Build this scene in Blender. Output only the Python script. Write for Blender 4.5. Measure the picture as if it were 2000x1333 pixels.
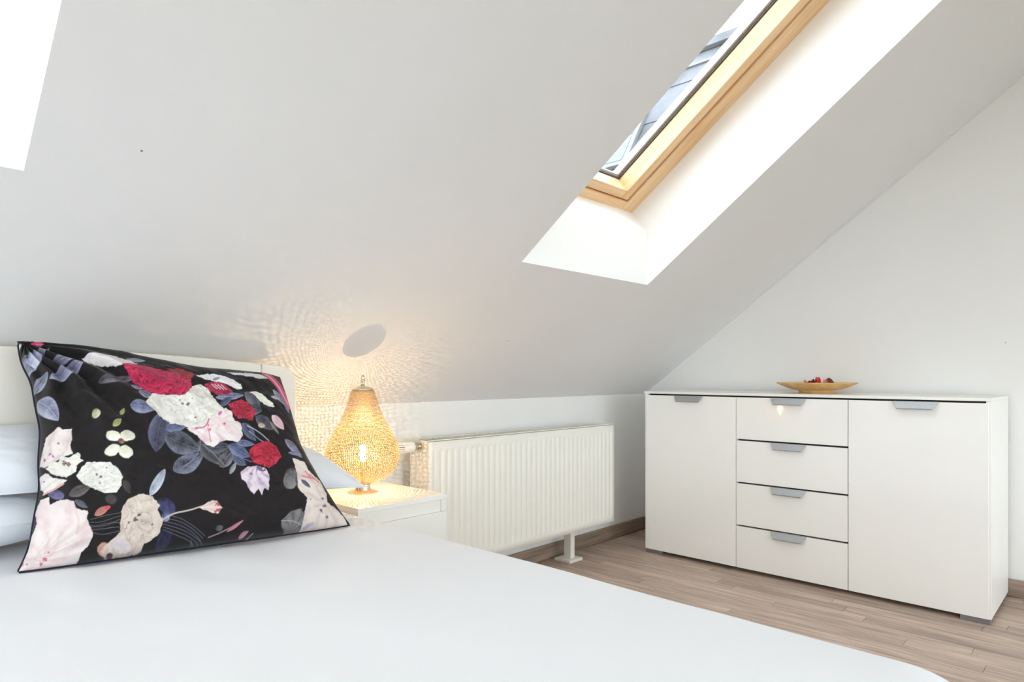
import bpy, bmesh, math, random
import numpy as np
from mathutils import Vector, Matrix

random.seed(7)
scene = bpy.context.scene
for o in list(bpy.data.objects):
    bpy.data.objects.remove(o, do_unlink=True)
COL = scene.collection
PI = math.pi

# ------------------------------------------------------------------ camera
YAW = math.radians(43.548)
FPX = 1283.4
cam_data = bpy.data.cameras.new('camera')
cam_data.sensor_fit = 'HORIZONTAL'
cam_data.sensor_width = 36.0
cam_data.lens = FPX / 2000.0 * 36.0
cam_data.shift_y = (731.8 - 666.5) / 2000.0
cam_data.clip_start = 0.02
cam = bpy.data.objects.new('camera', cam_data)
COL.objects.link(cam)
cam.location = (0, 0, 0.92)
cam.rotation_euler = (PI / 2, 0, YAW - PI / 2)
scene.camera = cam

# ------------------------------------------------------------------ world, exposure
SKY = 1.0
world = bpy.data.worlds.new('overcast_sky')
scene.world = world
world.use_nodes = True
wn = world.node_tree.nodes
wn['Background'].inputs[0].default_value = (0.93, 0.97, 1.0, 1)
wn['Background'].inputs[1].default_value = SKY
scene.view_settings.view_transform = 'Standard'
scene.view_settings.look = 'None'
scene.view_settings.gamma = 1.0
scene.view_settings.use_curve_mapping = False
scene.view_settings.exposure = 2.56
try:
    scene.cycles.use_denoising = True
    scene.cycles.max_bounces = 14
    scene.cycles.diffuse_bounces = 8
    scene.cycles.glossy_bounces = 4
    scene.cycles.transparent_max_bounces = 12
    scene.cycles.sample_clamp_indirect = 6.0
    scene.cycles.caustics_reflective = False
    scene.cycles.caustics_refractive = False
except Exception:
    pass
LAMP_W = 0.75

# ------------------------------------------------------------------ room numbers
SL = math.radians(36.685)
CS, SN = math.cos(SL), math.sin(SL)
YK, ZK = 2.138, 0.805          # top of the low wall, where the slope starts
XR = 3.405                     # gable wall on the right
XL = -2.3                      # gable wall on the left
ZC = 2.50                      # flat collar ceiling
S_TOP = (ZC - ZK) / SN
YF = -2.6                      # front wall behind the camera, full height
N_OUT = 0.43


def slope(x, s, n):
    """point on the sloping ceiling: s up the slope, n outward through the roof"""
    return Vector((x, YK - CS * s + SN * n, ZK + SN * s + CS * n))


def portal(name, p00, p10, p01):
    """light portal in a window opening: it only tells the renderer where the sky comes in"""
    ux = (p10 - p00)
    uy = (p01 - p00)
    ld = bpy.data.lights.new(name, 'AREA')
    ld.shape = 'RECTANGLE'
    ld.size = ux.length
    ld.size_y = uy.length
    ld.cycles.is_portal = True
    o = bpy.data.objects.new(name, ld)
    COL.objects.link(o)
    X = ux.normalized()
    Y = uy.normalized()
    Zv = X.cross(Y).normalized()
    m = Matrix((X, Y, Zv)).transposed().to_4x4()
    m.translation = (p10 + p01) / 2
    o.matrix_world = m
    return o


# roof windows: (x0, x1, s0, s1, bend_s, bend_n, depth of the frame)
ROOF_WINDOWS = [
    (1.605, 2.380, 0.819, 2.35, 0.9486, 0.184, .297),
    (-0.518, 0.257, 0.819, 2.35, 0.986, 0.223, .420),
]
for x0, x1, s0, s1, bs, bn, nf in ROOF_WINDOWS:
    portal('sky_portal', slope(x0, bs, nf + .098), slope(x1, bs, nf + .098), slope(x0, s1, nf + .098))
GW = (-2.45, 1.0, 0.30, 2.10)     # fill light window added in the left gable: y0, y1, z0, z1
portal('sky_portal', Vector((XL - .16, GW[0], GW[2])), Vector((XL - .16, GW[1], GW[2])), Vector((XL - .16, GW[0], GW[3])))
FW_ = (-0.9, 3.25, 0.25, 2.10)    # wide fill light window added behind the camera: x0, x1, z0, z1
portal('sky_portal', Vector((FW_[1], YF - .16, FW_[2])), Vector((FW_[0], YF - .16, FW_[2])), Vector((FW_[1], YF - .16, FW_[3])))


# ------------------------------------------------------------------ materials
def srgb(r, g, b):
    f = lambda c: c / 12.92 if c <= .04045 else ((c + .055) / 1.055) ** 2.4
    return tuple(f(v / 255.0) for v in (r, g, b))


def new_mat(name):
    m = bpy.data.materials.new(name)
    m.use_nodes = True
    nt = m.node_tree
    return m, nt, nt.nodes['Principled BSDF']


def simple(name, col, rough=.5, metal=0.0, var=0.0, scale=8.0, bump=0.0, bump_scale=60.0, coat=0.0, spec=.5, stretch=None):
    m, nt, p = new_mat(name)
    p.inputs['Roughness'].default_value = rough
    p.inputs['Metallic'].default_value = metal
    p.inputs['Coat Weight'].default_value = coat
    p.inputs['Coat Roughness'].default_value = .02
    p.inputs['Specular IOR Level'].default_value = spec
    p.inputs['Base Color'].default_value = (*col, 1)
    tc = nt.nodes.new('ShaderNodeTexCoord')
    src = tc.outputs['Object']
    if stretch:
        mp = nt.nodes.new('ShaderNodeMapping')
        mp.inputs['Scale'].default_value = stretch
        nt.links.new(src, mp.inputs[0])
        src = mp.outputs[0]
    if var > 0:
        n = nt.nodes.new('ShaderNodeTexNoise')
        n.inputs['Scale'].default_value = scale
        n.inputs['Detail'].default_value = 5
        nt.links.new(src, n.inputs['Vector'])
        r = nt.nodes.new('ShaderNodeValToRGB')
        r.color_ramp.elements[0].position = .3
        r.color_ramp.elements[1].position = .7
        r.color_ramp.elements[0].color = (*[c * (1 - var) for c in col], 1)
        r.color_ramp.elements[1].color = (*[min(1, c * (1 + var)) for c in col], 1)
        nt.links.new(n.outputs['Fac'], r.inputs[0])
        nt.links.new(r.outputs[0], p.inputs['Base Color'])
    if bump > 0:
        n2 = nt.nodes.new('ShaderNodeTexNoise')
        n2.inputs['Scale'].default_value = bump_scale
        n2.inputs['Detail'].default_value = 4
        nt.links.new(src, n2.inputs['Vector'])
        b = nt.nodes.new('ShaderNodeBump')
        b.inputs['Strength'].default_value = bump
        b.inputs['Distance'].default_value = .002
        nt.links.new(n2.outputs['Fac'], b.inputs['Height'])
        nt.links.new(b.outputs[0], p.inputs['Normal'])
    return m


def wood(name, dark, light, axis, rough=.45, fine=60.0, per_object=0.0, tilt=0.0):
    """straight-grained wood, grain running along the given object axis"""
    m, nt, p = new_mat(name)
    p.inputs['Roughness'].default_value = rough
    tc = nt.nodes.new('ShaderNodeTexCoord')
    mp = nt.nodes.new('ShaderNodeMapping')
    sc = [1.0, 1.0, 1.0]
    sc[axis] = .06
    mp.inputs['Scale'].default_value = sc
    vec = tc.outputs['Object']
    oi = nt.nodes.new('ShaderNodeObjectInfo')
    if per_object > 0:
        cx = nt.nodes.new('ShaderNodeCombineXYZ')
        mu = nt.nodes.new('ShaderNodeMath')
        mu.operation = 'MULTIPLY'
        mu.inputs[1].default_value = 37.0
        nt.links.new(oi.outputs['Random'], mu.inputs[0])
        for k in range(3):
            nt.links.new(mu.outputs[0], cx.inputs[k])
        ad = nt.nodes.new('ShaderNodeVectorMath')
        nt.links.new(vec, ad.inputs[0])
        nt.links.new(cx.outputs[0], ad.inputs[1])
        vec = ad.outputs[0]
    if tilt:
        rt = nt.nodes.new('ShaderNodeMapping')
        rt.inputs['Rotation'].default_value = (tilt, 0, 0)
        nt.links.new(vec, rt.inputs[0])
        vec = rt.outputs[0]
    nt.links.new(vec, mp.inputs[0])
    n = nt.nodes.new('ShaderNodeTexNoise')
    n.inputs['Scale'].default_value = fine
    n.inputs['Detail'].default_value = 6
    n.inputs['Roughness'].default_value = .65
    nt.links.new(mp.outputs[0], n.inputs['Vector'])
    r = nt.nodes.new('ShaderNodeValToRGB')
    r.color_ramp.elements[0].position = .32
    r.color_ramp.elements[1].position = .68
    r.color_ramp.elements[0].color = (*dark, 1)
    r.color_ramp.elements[1].color = (*light, 1)
    nt.links.new(n.outputs['Fac'], r.inputs[0])
    out = r.outputs[0]
    if per_object > 0:
        mr = nt.nodes.new('ShaderNodeMapRange')
        mr.inputs['To Min'].default_value = 1 - per_object
        mr.inputs['To Max'].default_value = 1 + per_object
        nt.links.new(oi.outputs['Random'], mr.inputs['Value'])
        mx = nt.nodes.new('ShaderNodeVectorMath')
        mx.operation = 'SCALE'
        nt.links.new(out, mx.inputs[0])
        nt.links.new(mr.outputs[0], mx.inputs['Scale'])
        out = mx.outputs[0]
    nt.links.new(out, p.inputs['Base Color'])
    b = nt.nodes.new('ShaderNodeBump')
    b.inputs['Strength'].default_value = .15
    b.inputs['Distance'].default_value = .001
    nt.links.new(n.outputs['Fac'], b.inputs['Height'])
    nt.links.new(b.outputs[0], p.inputs['Normal'])
    return m


def glass_mat(name):
    m, nt, p = new_mat(name)
    nt.nodes.remove(p)
    t = nt.nodes.new('ShaderNodeBsdfTransparent')
    t.inputs[0].default_value = (.93, .96, .97, 1)
    g = nt.nodes.new('ShaderNodeBsdfGlossy')
    g.inputs['Roughness'].default_value = .02
    lw = nt.nodes.new('ShaderNodeLayerWeight')
    pw = nt.nodes.new('ShaderNodeMath')
    pw.operation = 'POWER'
    pw.inputs[1].default_value = 5.0
    nt.links.new(lw.outputs['Facing'], pw.inputs[0])
    fr = nt.nodes.new('ShaderNodeMath')
    fr.operation = 'MULTIPLY_ADD'
    fr.inputs[1].default_value = .5
    fr.inputs[2].default_value = .03
    nt.links.new(pw.outputs[0], fr.inputs[0])
    mx = nt.nodes.new('ShaderNodeMixShader')
    nt.links.new(fr.outputs[0], mx.inputs[0])
    nt.links.new(t.outputs[0], mx.inputs[1])
    nt.links.new(g.outputs[0], mx.inputs[2])
    nt.links.new(mx.outputs[0], nt.nodes['Material Output'].inputs[0])
    return m


M = {}
M['wall'] = simple('matt_wall_paint', srgb(234, 233, 231), .85, var=.012, scale=2.0, bump=.12, bump_scale=220, spec=.2)
M['ceiling'] = simple('matt_slope_paint', srgb(229, 228, 228), .85, var=.012, scale=1.6, bump=.12, bump_scale=220, spec=.2)
M['reveal'] = simple('smooth_reveal_paint', srgb(244, 244, 243), .8, var=.01, scale=3, spec=.2)
M['plank'] = wood('grey_oak_laminate', srgb(150, 128, 114), srgb(208, 187, 171), 1, .40, 55, .15)
M['floor_base'] = simple('floor_underlay', srgb(90, 76, 66), .9, var=.1)
M['skirting'] = wood('grey_oak_skirting', srgb(120, 102, 88), srgb(168, 147, 130), 0, .5, 60)
M['skirting_y'] = wood('grey_oak_skirting_side', srgb(120, 102, 88), srgb(168, 147, 130), 1, .5, 60)
M['pine_long'] = wood('varnished_pine_long', srgb(222, 176, 122), srgb(242, 210, 168), 1, .35, 45, tilt=SL)
M['pine_cross'] = wood('varnished_pine_cross', srgb(222, 176, 122), srgb(242, 210, 168), 0, .35, 45)
M['glass'] = glass_mat('clear_window_glass')
M['alu'] = simple('grey_window_aluminium', srgb(205, 208, 212), .5, .0, var=.03)
M['gasket'] = simple('dark_rubber_gasket', srgb(84, 87, 92), .7, var=.05)
M['lacquer'] = simple('glossy_white_lacquer', srgb(245, 244, 241), .035, var=.006, scale=3, coat=.15)
M['carcass'] = simple('white_melamine', srgb(243, 242, 238), .35, var=.008, scale=6)
M['shadow_gap'] = simple('black_gap_shade', srgb(26, 24, 24), .7, var=.1)
M['handle'] = simple('brushed_aluminium', srgb(178, 181, 184), .45, .6, var=.04, scale=40, stretch=(1, .05, 1))
M['foot'] = simple('grey_plastic_foot', srgb(120, 118, 120), .5, var=.05)
M['radiator'] = simple('radiator_enamel', srgb(235, 233, 225), .32, var=.008, scale=5)
M['valve'] = simple('white_valve_plastic', srgb(238, 236, 230), .4, var=.01)
M['chrome'] = simple('polished_nickel', srgb(205, 196, 182), .18, 1.0, var=.03)
M['dark'] = simple('dark_slot_plastic', srgb(70, 62, 58), .6, var=.05)
M['nightstand'] = simple('white_nightstand_board', srgb(234, 232, 226), .35, var=.008, scale=6)
M['sheet'] = simple('white_cotton_cover', srgb(237, 238, 242), .9, var=.012, scale=3, bump=.1, bump_scale=500, spec=.15)
M['pillowcase'] = simple('white_pillowcase', srgb(228, 231, 237), .9, var=.012, scale=4, bump=.15, bump_scale=400, spec=.15)
M['leather'] = simple('cream_leatherette', srgb(234, 228, 217), .5, var=.02, scale=5, bump=.2, bump_scale=350)
M['thread'] = simple('cream_seam_thread', srgb(196, 189, 178), .7, var=.05)
M['mattress'] = simple('mattress_ticking', srgb(225, 224, 222), .9, var=.02)
M['velvet'] = simple('navy_velvet', srgb(26, 30, 48), .9, var=.15, scale=40)
M['dish'] = wood('turned_bamboo', srgb(206, 164, 100), srgb(234, 200, 142), 0, .5, 30)
M['marker'] = simple('dark_wall_mark', srgb(110, 105, 100), .8, var=.1)


# ------------------------------------------------------------------ mesh helpers
class MB:
    def __init__(self):
        self.v, self.f = [], []

    def quad(self, *pts):
        k = len(self.v)
        self.v += [tuple(p) for p in pts]
        self.f.append(tuple(range(k, k + len(pts))))

    def box(self, x0, x1, y0, y1, z0, z1):
        k = len(self.v)
        self.v += [(x0, y0, z0), (x1, y0, z0), (x1, y1, z0), (x0, y1, z0), (x0, y0, z1), (x1, y0, z1), (x1, y1, z1), (x0, y1, z1)]
        self.f += [tuple(k + i for i in q) for q in ((0, 3, 2, 1), (4, 5, 6, 7), (0, 1, 5, 4), (1, 2, 6, 5), (2, 3, 7, 6), (3, 0, 4, 7))]
        return self

    def hexa(self, p):
        """8 points ordered like box"""
        k = len(self.v)
        self.v += [tuple(q) for q in p]
        self.f += [tuple(k + i for i in q) for q in ((0, 3, 2, 1), (4, 5, 6, 7), (0, 1, 5, 4), (1, 2, 6, 5), (2, 3, 7, 6), (3, 0, 4, 7))]
        return self

    def lathe(self, prof, n=32, cx=0, cy=0, cap=True):
        """prof: list of (r, z), spun about a vertical axis"""
        k = len(self.v)
        for r, z in prof:
            for i in range(n):
                a = 2 * PI * i / n
                self.v.append((cx + r * math.cos(a), cy + r * math.sin(a), z))
        for j in range(len(prof) - 1):
            for i in range(n):
                i2 = (i + 1) % n
                self.f.append((k + j * n + i, k + j * n + i2, k + (j + 1) * n + i2, k + (j + 1) * n + i))
        if cap:
            self.f.append(tuple(k + i for i in reversed(range(n))))
            e = k + (len(prof) - 1) * n
            self.f.append(tuple(e + i for i in range(n)))
        return self

    def tube(self, path, r, n=8):
        path = [Vector(p) for p in path]
        rr = r if isinstance(r, (list, tuple)) else [r] * len(path)
        k = len(self.v)
        for j, p in enumerate(path):
            d = (path[min(j + 1, len(path) - 1)] - path[max(j - 1, 0)]).normalized()
            a = Vector((0, 0, 1)) if abs(d.z) < .9 else Vector((1, 0, 0))
            u = d.cross(a).normalized()
            w = u.cross(d).normalized()
            for i in range(n):
                t = 2 * PI * i / n
                self.v.append(tuple(p + (u * math.cos(t) + w * math.sin(t)) * rr[j]))
        for j in range(len(path) - 1):
            for i in range(n):
                i2 = (i + 1) % n
                self.f.append((k + j * n + i, k + j * n + i2, k + (j + 1) * n + i2, k + (j + 1) * n + i))
        self.f.append(tuple(k + i for i in reversed(range(n))))
        e = k + (len(path) - 1) * n
        self.f.append(tuple(e + i for i in range(n)))
        return self

    def build(self, name, mat, parent=None, bevel=0.0, seg=2, smooth=False, offset=(0, 0, 0)):
        me = bpy.data.meshes.new(name)
        ox, oy, oz = offset
        me.from_pydata([(x - ox, y - oy, z - oz) for x, y, z in self.v], [], self.f)
        bm = bmesh.new()
        bm.from_mesh(me)
        bmesh.ops.recalc_face_normals(bm, faces=bm.faces)
        if bevel > 0:
            bmesh.ops.bevel(bm, geom=list(bm.edges), offset=bevel, segments=seg, profile=.6, affect='EDGES', clamp_overlap=True)
        bm.to_mesh(me)
        bm.free()
        return link(name, me, mat, parent, smooth, offset if parent is None else (0, 0, 0), offset)


def link(name, me, mat, parent=None, smooth=False, loc=(0, 0, 0), offset=(0, 0, 0)):
    me.materials.append(M[mat] if isinstance(mat, str) else mat)
    if smooth:
        me.polygons.foreach_set('use_smooth', [True] * len(me.polygons))
    o = bpy.data.objects.new(name, me)
    COL.objects.link(o)
    if parent is not None:
        o.parent = parent
        pw = world_loc(parent)
        o.location = (offset[0] - pw[0], offset[1] - pw[1], offset[2] - pw[2])
    else:
        o.location = loc
    return o


def world_loc(o):
    x = Vector(o.location)
    while o.parent is not None:
        o = o.parent
        x = x + Vector(o.location)
    return x


def empty(name, loc=(0, 0, 0)):
    o = bpy.data.objects.new(name, None)
    o.empty_display_size = .05
    COL.objects.link(o)
    o.location = loc
    return o


def tag(o, label, cat, group=None, kind=None):
    if label:
        o['label'] = label
    if cat:
        o['category'] = cat
    if group:
        o['group'] = group
    if kind:
        o['kind'] = kind
    return o


def grid_mesh(name, P, close_u=False):
    """P: (nu, nv, 3) array"""
    nu, nv = P.shape[:2]
    idx = np.arange(nu * nv).reshape(nu, nv)
    a = idx[:-1, :-1].ravel()
    b = idx[1:, :-1].ravel()
    c = idx[1:, 1:].ravel()
    d = idx[:-1, 1:].ravel()
    quads = np.stack([a, b, c, d], 1)
    if close_u:
        q2 = np.stack([idx[-1, :-1], idx[0, :-1], idx[0, 1:], idx[-1, 1:]], 1)
        quads = np.concatenate([quads, q2])
    me = bpy.data.meshes.new(name)
    me.vertices.add(nu * nv)
    me.vertices.foreach_set('co', P.reshape(-1).astype(np.float32))
    me.loops.add(len(quads) * 4)
    me.loops.foreach_set('vertex_index', quads.reshape(-1).astype(np.int32))
    me.polygons.add(len(quads))
    me.polygons.foreach_set('loop_start', (np.arange(len(quads)) * 4).astype(np.int32))
    me.update(calc_edges=True)
    me.validate()
    return me


def hash2(ix, iy, seed):
    h = np.sin(ix * 127.1 + iy * 311.7 + seed * 74.7) * 43758.5453
    return h - np.floor(h)


def vnoise(x, y, seed=0):
    ix, iy = np.floor(x), np.floor(y)
    fx, fy = x - ix, y - iy
    fx = fx * fx * (3 - 2 * fx)
    fy = fy * fy * (3 - 2 * fy)
    a = hash2(ix, iy, seed)
    b = hash2(ix + 1, iy, seed)
    c = hash2(ix, iy + 1, seed)
    d = hash2(ix + 1, iy + 1, seed)
    return (a * (1 - fx) + b * fx) * (1 - fy) + (c * (1 - fx) + d * fx) * fy


def fbm(x, y, seed=0, octv=4):
    s, amp, tot = 0, .5, 0
    for k in range(octv):
        s = s + amp * vnoise(x * 2 ** k, y * 2 ** k, seed + k * 13)
        tot += amp
        amp *= .5
    return s / tot


# ------------------------------------------------------------------ the room shell
YB = YF
fl = MB().box(XL - .2, XR + .2, YB - .2, YK + .2, -.12, -.009).build('floor', 'floor_base')
tag(fl, 'grey brown oak laminate floor of narrow strips', 'floor', kind='structure')

o = MB().box(XL - .2, XR + .2, YK, YK + .30, -.05, ZK).build('wall_back', 'wall')
tag(o, 'low white wall under the sloping ceiling behind the radiator', 'wall', kind='structure')
mb = MB()
mb.box(XL - .2, XR + .2, YF - .22, YF, -.05, FW_[2])
mb.box(XL - .2, FW_[0], YF - .22, YF, FW_[2], FW_[3])
mb.box(FW_[1], XR + .2, YF - .22, YF, FW_[2], FW_[3])
mb.box(XL - .2, XR + .2, YF - .22, YF, FW_[3], ZC + .1)
tag(mb.build('wall_front', 'wall'), 'full height white wall with an added fill light window behind the bed end', 'wall', kind='structure')


def gable(name, x0, x1, hole=None):
    mb = MB()
    ytop = slope(0, S_TOP, 0).y
    if hole is None:
        prof = [(YF - .1, -.05), (YK + .1, -.05), (YK + .1, ZK), (ytop, ZC + .11), (YF - .1, ZC + .11)]
        n = len(prof)
        mb.v += [(x0, y, z) for y, z in prof] + [(x1, y, z) for y, z in prof]
        mb.f.append(tuple(reversed(range(n))))
        mb.f.append(tuple(range(n, 2 * n)))
        for i in range(n):
            j = (i + 1) % n
            mb.f.append((i, j, n + j, n + i))
    else:
        y0, y1, z0, z1 = hole
        mb.box(x0, x1, YF - .1, YK + .1, -.05, z0)
        mb.box(x0, x1, YF - .1, y0, z0, z1)
        mb.box(x0, x1, y1, YK + .1, z0, z1)
        mb.box(x0, x1, YF - .1, YK + .1, z1, 2.9)
    return mb.build(name, 'wall')


wall_right = tag(gable('wall_right', XR, XR + .22), 'plain white gable wall behind the long sideboard', 'wall', kind='structure')
tag(gable('wall_left', XL - .22, XL, GW), 'white gable wall with an added fill light window', 'wall', kind='structure')


def roof(name, label):
    """plastered slope with roof-window openings, closed on the outside"""
    wins = ROOF_WINDOWS
    xs = sorted({XL - .2, XR + .2} | {w[0] for w in wins} | {w[1] for w in wins})
    mb = MB()
    for n_, ext in ((0.0, 0.0), (N_OUT, .6)):
        smax = S_TOP + ext
        for xa, xb in zip(xs[:-1], xs[1:]):
            w = [w for w in wins if abs(w[0] - xa) < 1e-6 and abs(w[1] - xb) < 1e-6]
            if w:
                w = w[0]
                a = w[2] if n_ == 0 else w[4]
                spans = [(-.35 if n_ else 0, a), (w[3], smax)]
            else:
                spans = [(-.35 if n_ else 0, smax)]
            for s0, s1 in spans:
                mb.quad(slope(xa, s0, n_), slope(xb, s0, n_), slope(xb, s1, n_), slope(xa, s1, n_))
    o = mb.build(name, 'ceiling')
    tag(o, label, 'ceiling', kind='structure')
    return o


ceil = roof('ceiling', 'white sloping attic ceiling over the bed and radiator')
ya = slope(0, S_TOP, 0).y
o = MB().box(XL - .2, XR + .2, YF - .2, ya + .02, ZC, ZC + .12).build('ceiling_top', 'ceiling')
tag(o, 'flat white ceiling above the foot of the bed', 'ceiling', kind='structure')


def roof_window(idx, w, label):
    x0, x1, s0, s1, bs, bn, NF = w
    root = empty('window_%d' % idx, slope((x0 + x1) / 2, s0, 0))
    tag(root, label, 'window', kind='structure')
    NO = NF + .118
    bt = bs - .0036
    # plastered reveal: vertical foot, then square to the window; straight sides and top
    mb = MB()
    q = slope
    mb.quad(q(x0, s0, 0), q(x1, s0, 0), q(x1, bs, bn), q(x0, bs, bn))
    mb.quad(q(x0, bs, bn), q(x1, bs, bn), q(x1, bt, NF + .02), q(x0, bt, NF + .02))
    mb.quad(q(x0, s1, 0), q(x1, s1, 0), q(x1, s1, NF + .02), q(x0, s1, NF + .02))
    for x in (x0, x1):
        mb.quad(q(x, s0, 0), q(x, bs, bn), q(x, bt, NF + .02), q(x, s1, NF + .02), q(x, s1, 0))
    mb.build('reveal', 'reveal', root)

    def bar(name, xa, xb, sa, sb, na, nb, mat, parent, bev=.003):
        m = MB().hexa([q(xa, sa, na), q(xb, sa, na), q(xb, sb, na), q(xa, sb, na), q(xa, sa, nb), q(xb, sa, nb), q(xb, sb, nb), q(xa, sb, nb)])
        return m.build(name, mat, parent, bevel=bev)
    FW, FS = .078, .040
    ex = .03
    # fixed frame
    bar('frame_bar', x1 - FW, x1 + ex, bt - ex, s1 + ex, NF, NO, 'pine_long', root)
    bar('frame_bar', x0 - ex, x0 + FW, bt - ex, s1 + ex, NF, NO, 'pine_long', root)
    bar('frame_bar', x0 + FW, x1 - FW, bt - ex, bt + FS, NF, NO, 'pine_cross', root)
    bar('frame_bar', x0 + FW, x1 - FW, s1 - FS, s1 + ex, NF, NO, 'pine_cross', root)
    # dark joint between frame and sash
    xa, xb, sa, sb = x0 + FW, x1 - FW, bt + FS, s1 - FS
    for args in ((xb - .007, xb, sa, sb), (xa, xa + .007, sa, sb), (xa, xb, sa, sa + .006), (xa, xb, sb - .006, sb)):
        bar('joint', *args, NF + .028, NF + .043, 'gasket', root, 0)
    xa += .006
    xb -= .006
    sa += .005
    sb -= .005
    SW, SS = .046, .040
    N0, N1 = NF + .005, NF + .075
    sash = empty('sash', slope((x0 + x1) / 2, s0, 0))
    sash.parent = root
    sash.location = (0, 0, 0)
    bar('sash_bar', xb - SW, xb, sa, sb, N0, N1, 'pine_long', sash, .004)
    bar('sash_bar', xa, xa + SW, sa, sb, N0, N1, 'pine_long', sash, .004)
    bar('sash_bar', xa + SW, xb - SW, sa, sa + SS, N0, N1, 'pine_cross', sash, .004)
    bar('sash_bar', xa + SW, xb - SW, sb - SS, sb, N0, N1, 'pine_cross', sash, .004)
    ga, gb, gs, gt = xa + SW, xb - SW, sa + SS, sb - SS
    for args in ((gb - .004, gb + .002, gs, gt), (ga - .002, ga + .004, gs, gt), (ga, gb, gs - .002, gs + .004), (ga, gb, gt - .004, gt + .002)):
        bar('gasket', *args, NF + .0765, NF + .080, 'gasket', sash, 0)
    for args in ((gb - .013, gb - .003, gs, gt), (ga + .003, ga + .013, gs, gt), (ga + .013, gb - .013, gs + .003, gs + .012), (ga + .013, gb - .013, gt - .012, gt - .003)):
        bar('spacer_bar', *args, NF + .087, NF + .095, 'alu', sash, 0)
    bar('pane', ga - .003, gb + .003, gs - .003, gt + .003,  NF + .095, NF + .099, 'glass', sash, 0)
    for args in ((gb, xb, sa, sb), (xa, ga, sa, sb), (ga, gb, sa, gs), (ga, gb, gt, sb)):
        bar('cladding', *args, NF + .0995, NO - .001, 'alu', sash, 0)
    # seal strip on the outside so that the daylight only comes through the pane
    for args in ((gb + .003, x1 + ex, bt - ex, s1 + ex), (x0 - ex, ga - .003, bt - ex, s1 + ex), (ga - .003, gb + .003, bt - ex, gs - .003), (ga - .003, gb + .003, gt + .003, s1 + ex)):
        bar('flashing', *args, NO, NO + .008, 'alu', root, 0)
    return root


W1 = roof_window(1, ROOF_WINDOWS[0], 'pine framed roof window above the radiator with a neighbouring roof outside')
W2 = roof_window(2, ROOF_WINDOWS[1], 'deep white roof window recess at the top left above the bed')

# unseen gable window, added to let in fill light
root = empty('window_3', (XL, (GW[0] + GW[1]) / 2, GW[2]))
tag(root, 'wide white framed window added in the left gable wall for fill light', 'window', kind='structure')
for a in ((GW[0], GW[0] + .06, GW[2], GW[3]), (GW[1] - .06, GW[1], GW[2], GW[3]), (GW[0] + .06, GW[1] - .06, GW[2], GW[2] + .06), (GW[0] + .06, GW[1] - .06, GW[3] - .06, GW[3])):
    MB().box(XL - .15, XL - .09, *a).build('frame_bar', 'carcass', root, bevel=.004)
ymid = (GW[0] + GW[1]) / 2
MB().box(XL - .15, XL - .09, ymid - .04, ymid + .04, GW[2] + .06, GW[3] - .06).build('mullion', 'carcass', root, bevel=.004)
for a in ((GW[0] + .06, ymid - .04), (ymid + .04, GW[1] - .06)):
    MB().box(XL - .125, XL - .120, a[0], a[1], GW[2] + .06, GW[3] - .06).build('pane', 'glass', root)

# unseen wide window in the front wall, added for fill light
root = empty('window_4', ((FW_[0] + FW_[1]) / 2, YF, FW_[2]))
tag(root, 'wide white framed window added in the front wall for fill light', 'window', kind='structure')
nw = 5
for k in range(nw + 1):
    x = FW_[0] + .03 + (FW_[1] - FW_[0] - .06) * k / nw
    MB().box(x - .03, x + .03, YF - .15, YF - .09, FW_[2], FW_[3]).build('mullion', 'carcass', root, bevel=.004)
for k in range(nw):
    a = FW_[0] + .06 + (FW_[1] - FW_[0] - .06) * k / nw
    b = FW_[0] + (FW_[1] - FW_[0] - .06) * (k + 1) / nw
    for z in (FW_[2], FW_[3] - .06):
        MB().box(a, b, YF - .15, YF - .09, z, z + .06).build('frame_bar', 'carcass', root, bevel=.004)
    MB().box(a, b, YF - .125, YF - .120, FW_[2] + .06, FW_[3] - .06).build('pane', 'glass', root)

# thin caulked joint where the slope meets the gable, and a few dents in the plaster
mb = MB()
a0, a1 = slope(XR, .01, -.0015), slope(XR, S_TOP - .1, -.0015)
for dx in (.0, .030):
    mb.hexa([slope(XR - .004 - dx, .01, 0), slope(XR - dx, .01, 0), slope(XR - dx, S_TOP - .1, 0), slope(XR - .004 - dx, S_TOP - .1, 0),
             slope(XR - .004 - dx, .01, -.002), slope(XR - dx, .01, -.002), slope(XR - dx, S_TOP - .1, -.002), slope(XR - .004 - dx, S_TOP - .1, -.002)])
tag(mb.build('trim_1', 'ceiling'), 'thin joint tape where slope and gable wall meet', 'trim', kind='structure')


def dent(p, nrm, r):
    nrm = Vector(nrm).normalized()
    a = nrm.cross(Vector((1, 0, .3))).normalized()
    b = nrm.cross(a)
    mb = MB()
    p = Vector(p)
    ring = [p + (a * math.cos(t) * r * (1 + .4 * math.sin(3 * t)) + b * math.sin(t) * r) for t in [2 * PI * i / 9 for i in range(9)]]
    top = [p + (x - p) * .5 + nrm * .0012 for x in ring]
    for i in range(9):
        j = (i + 1) % 9
        mb.quad(ring[i], ring[j], top[j], top[i])
    mb.quad(*top)
    return mb


INN = Vector((0, -SN, -CS))
for (x, s, r) in ((.4297, .9197, .0022), (1.872, .4158, .0028)):
    dent(slope(x, s, 0), INN, r).build('dent', 'marker', ceil)

dent((XR, .396, 1.052), (-1, 0, 0), .0022).build('dent', 'marker', wall_right)

# skirting boards
o = MB().box(XL, XR - .016, YK - .015, YK - .0005, 0, .072).build('baseboard_back', 'skirting', bevel=.004)
tag(o, 'grey oak skirting board along the low wall under the radiator', 'skirting', kind='structure')
o = MB().box(XR - .015, XR - .0005, YB + .016, YK - .016, 0, .072).build('baseboard_right', 'skirting_y', bevel=.004)
tag(o, 'grey oak skirting board along the gable wall behind the sideboard', 'skirting', kind='structure')

# floor strips
PW = .0655
GAP = .0009


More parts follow.
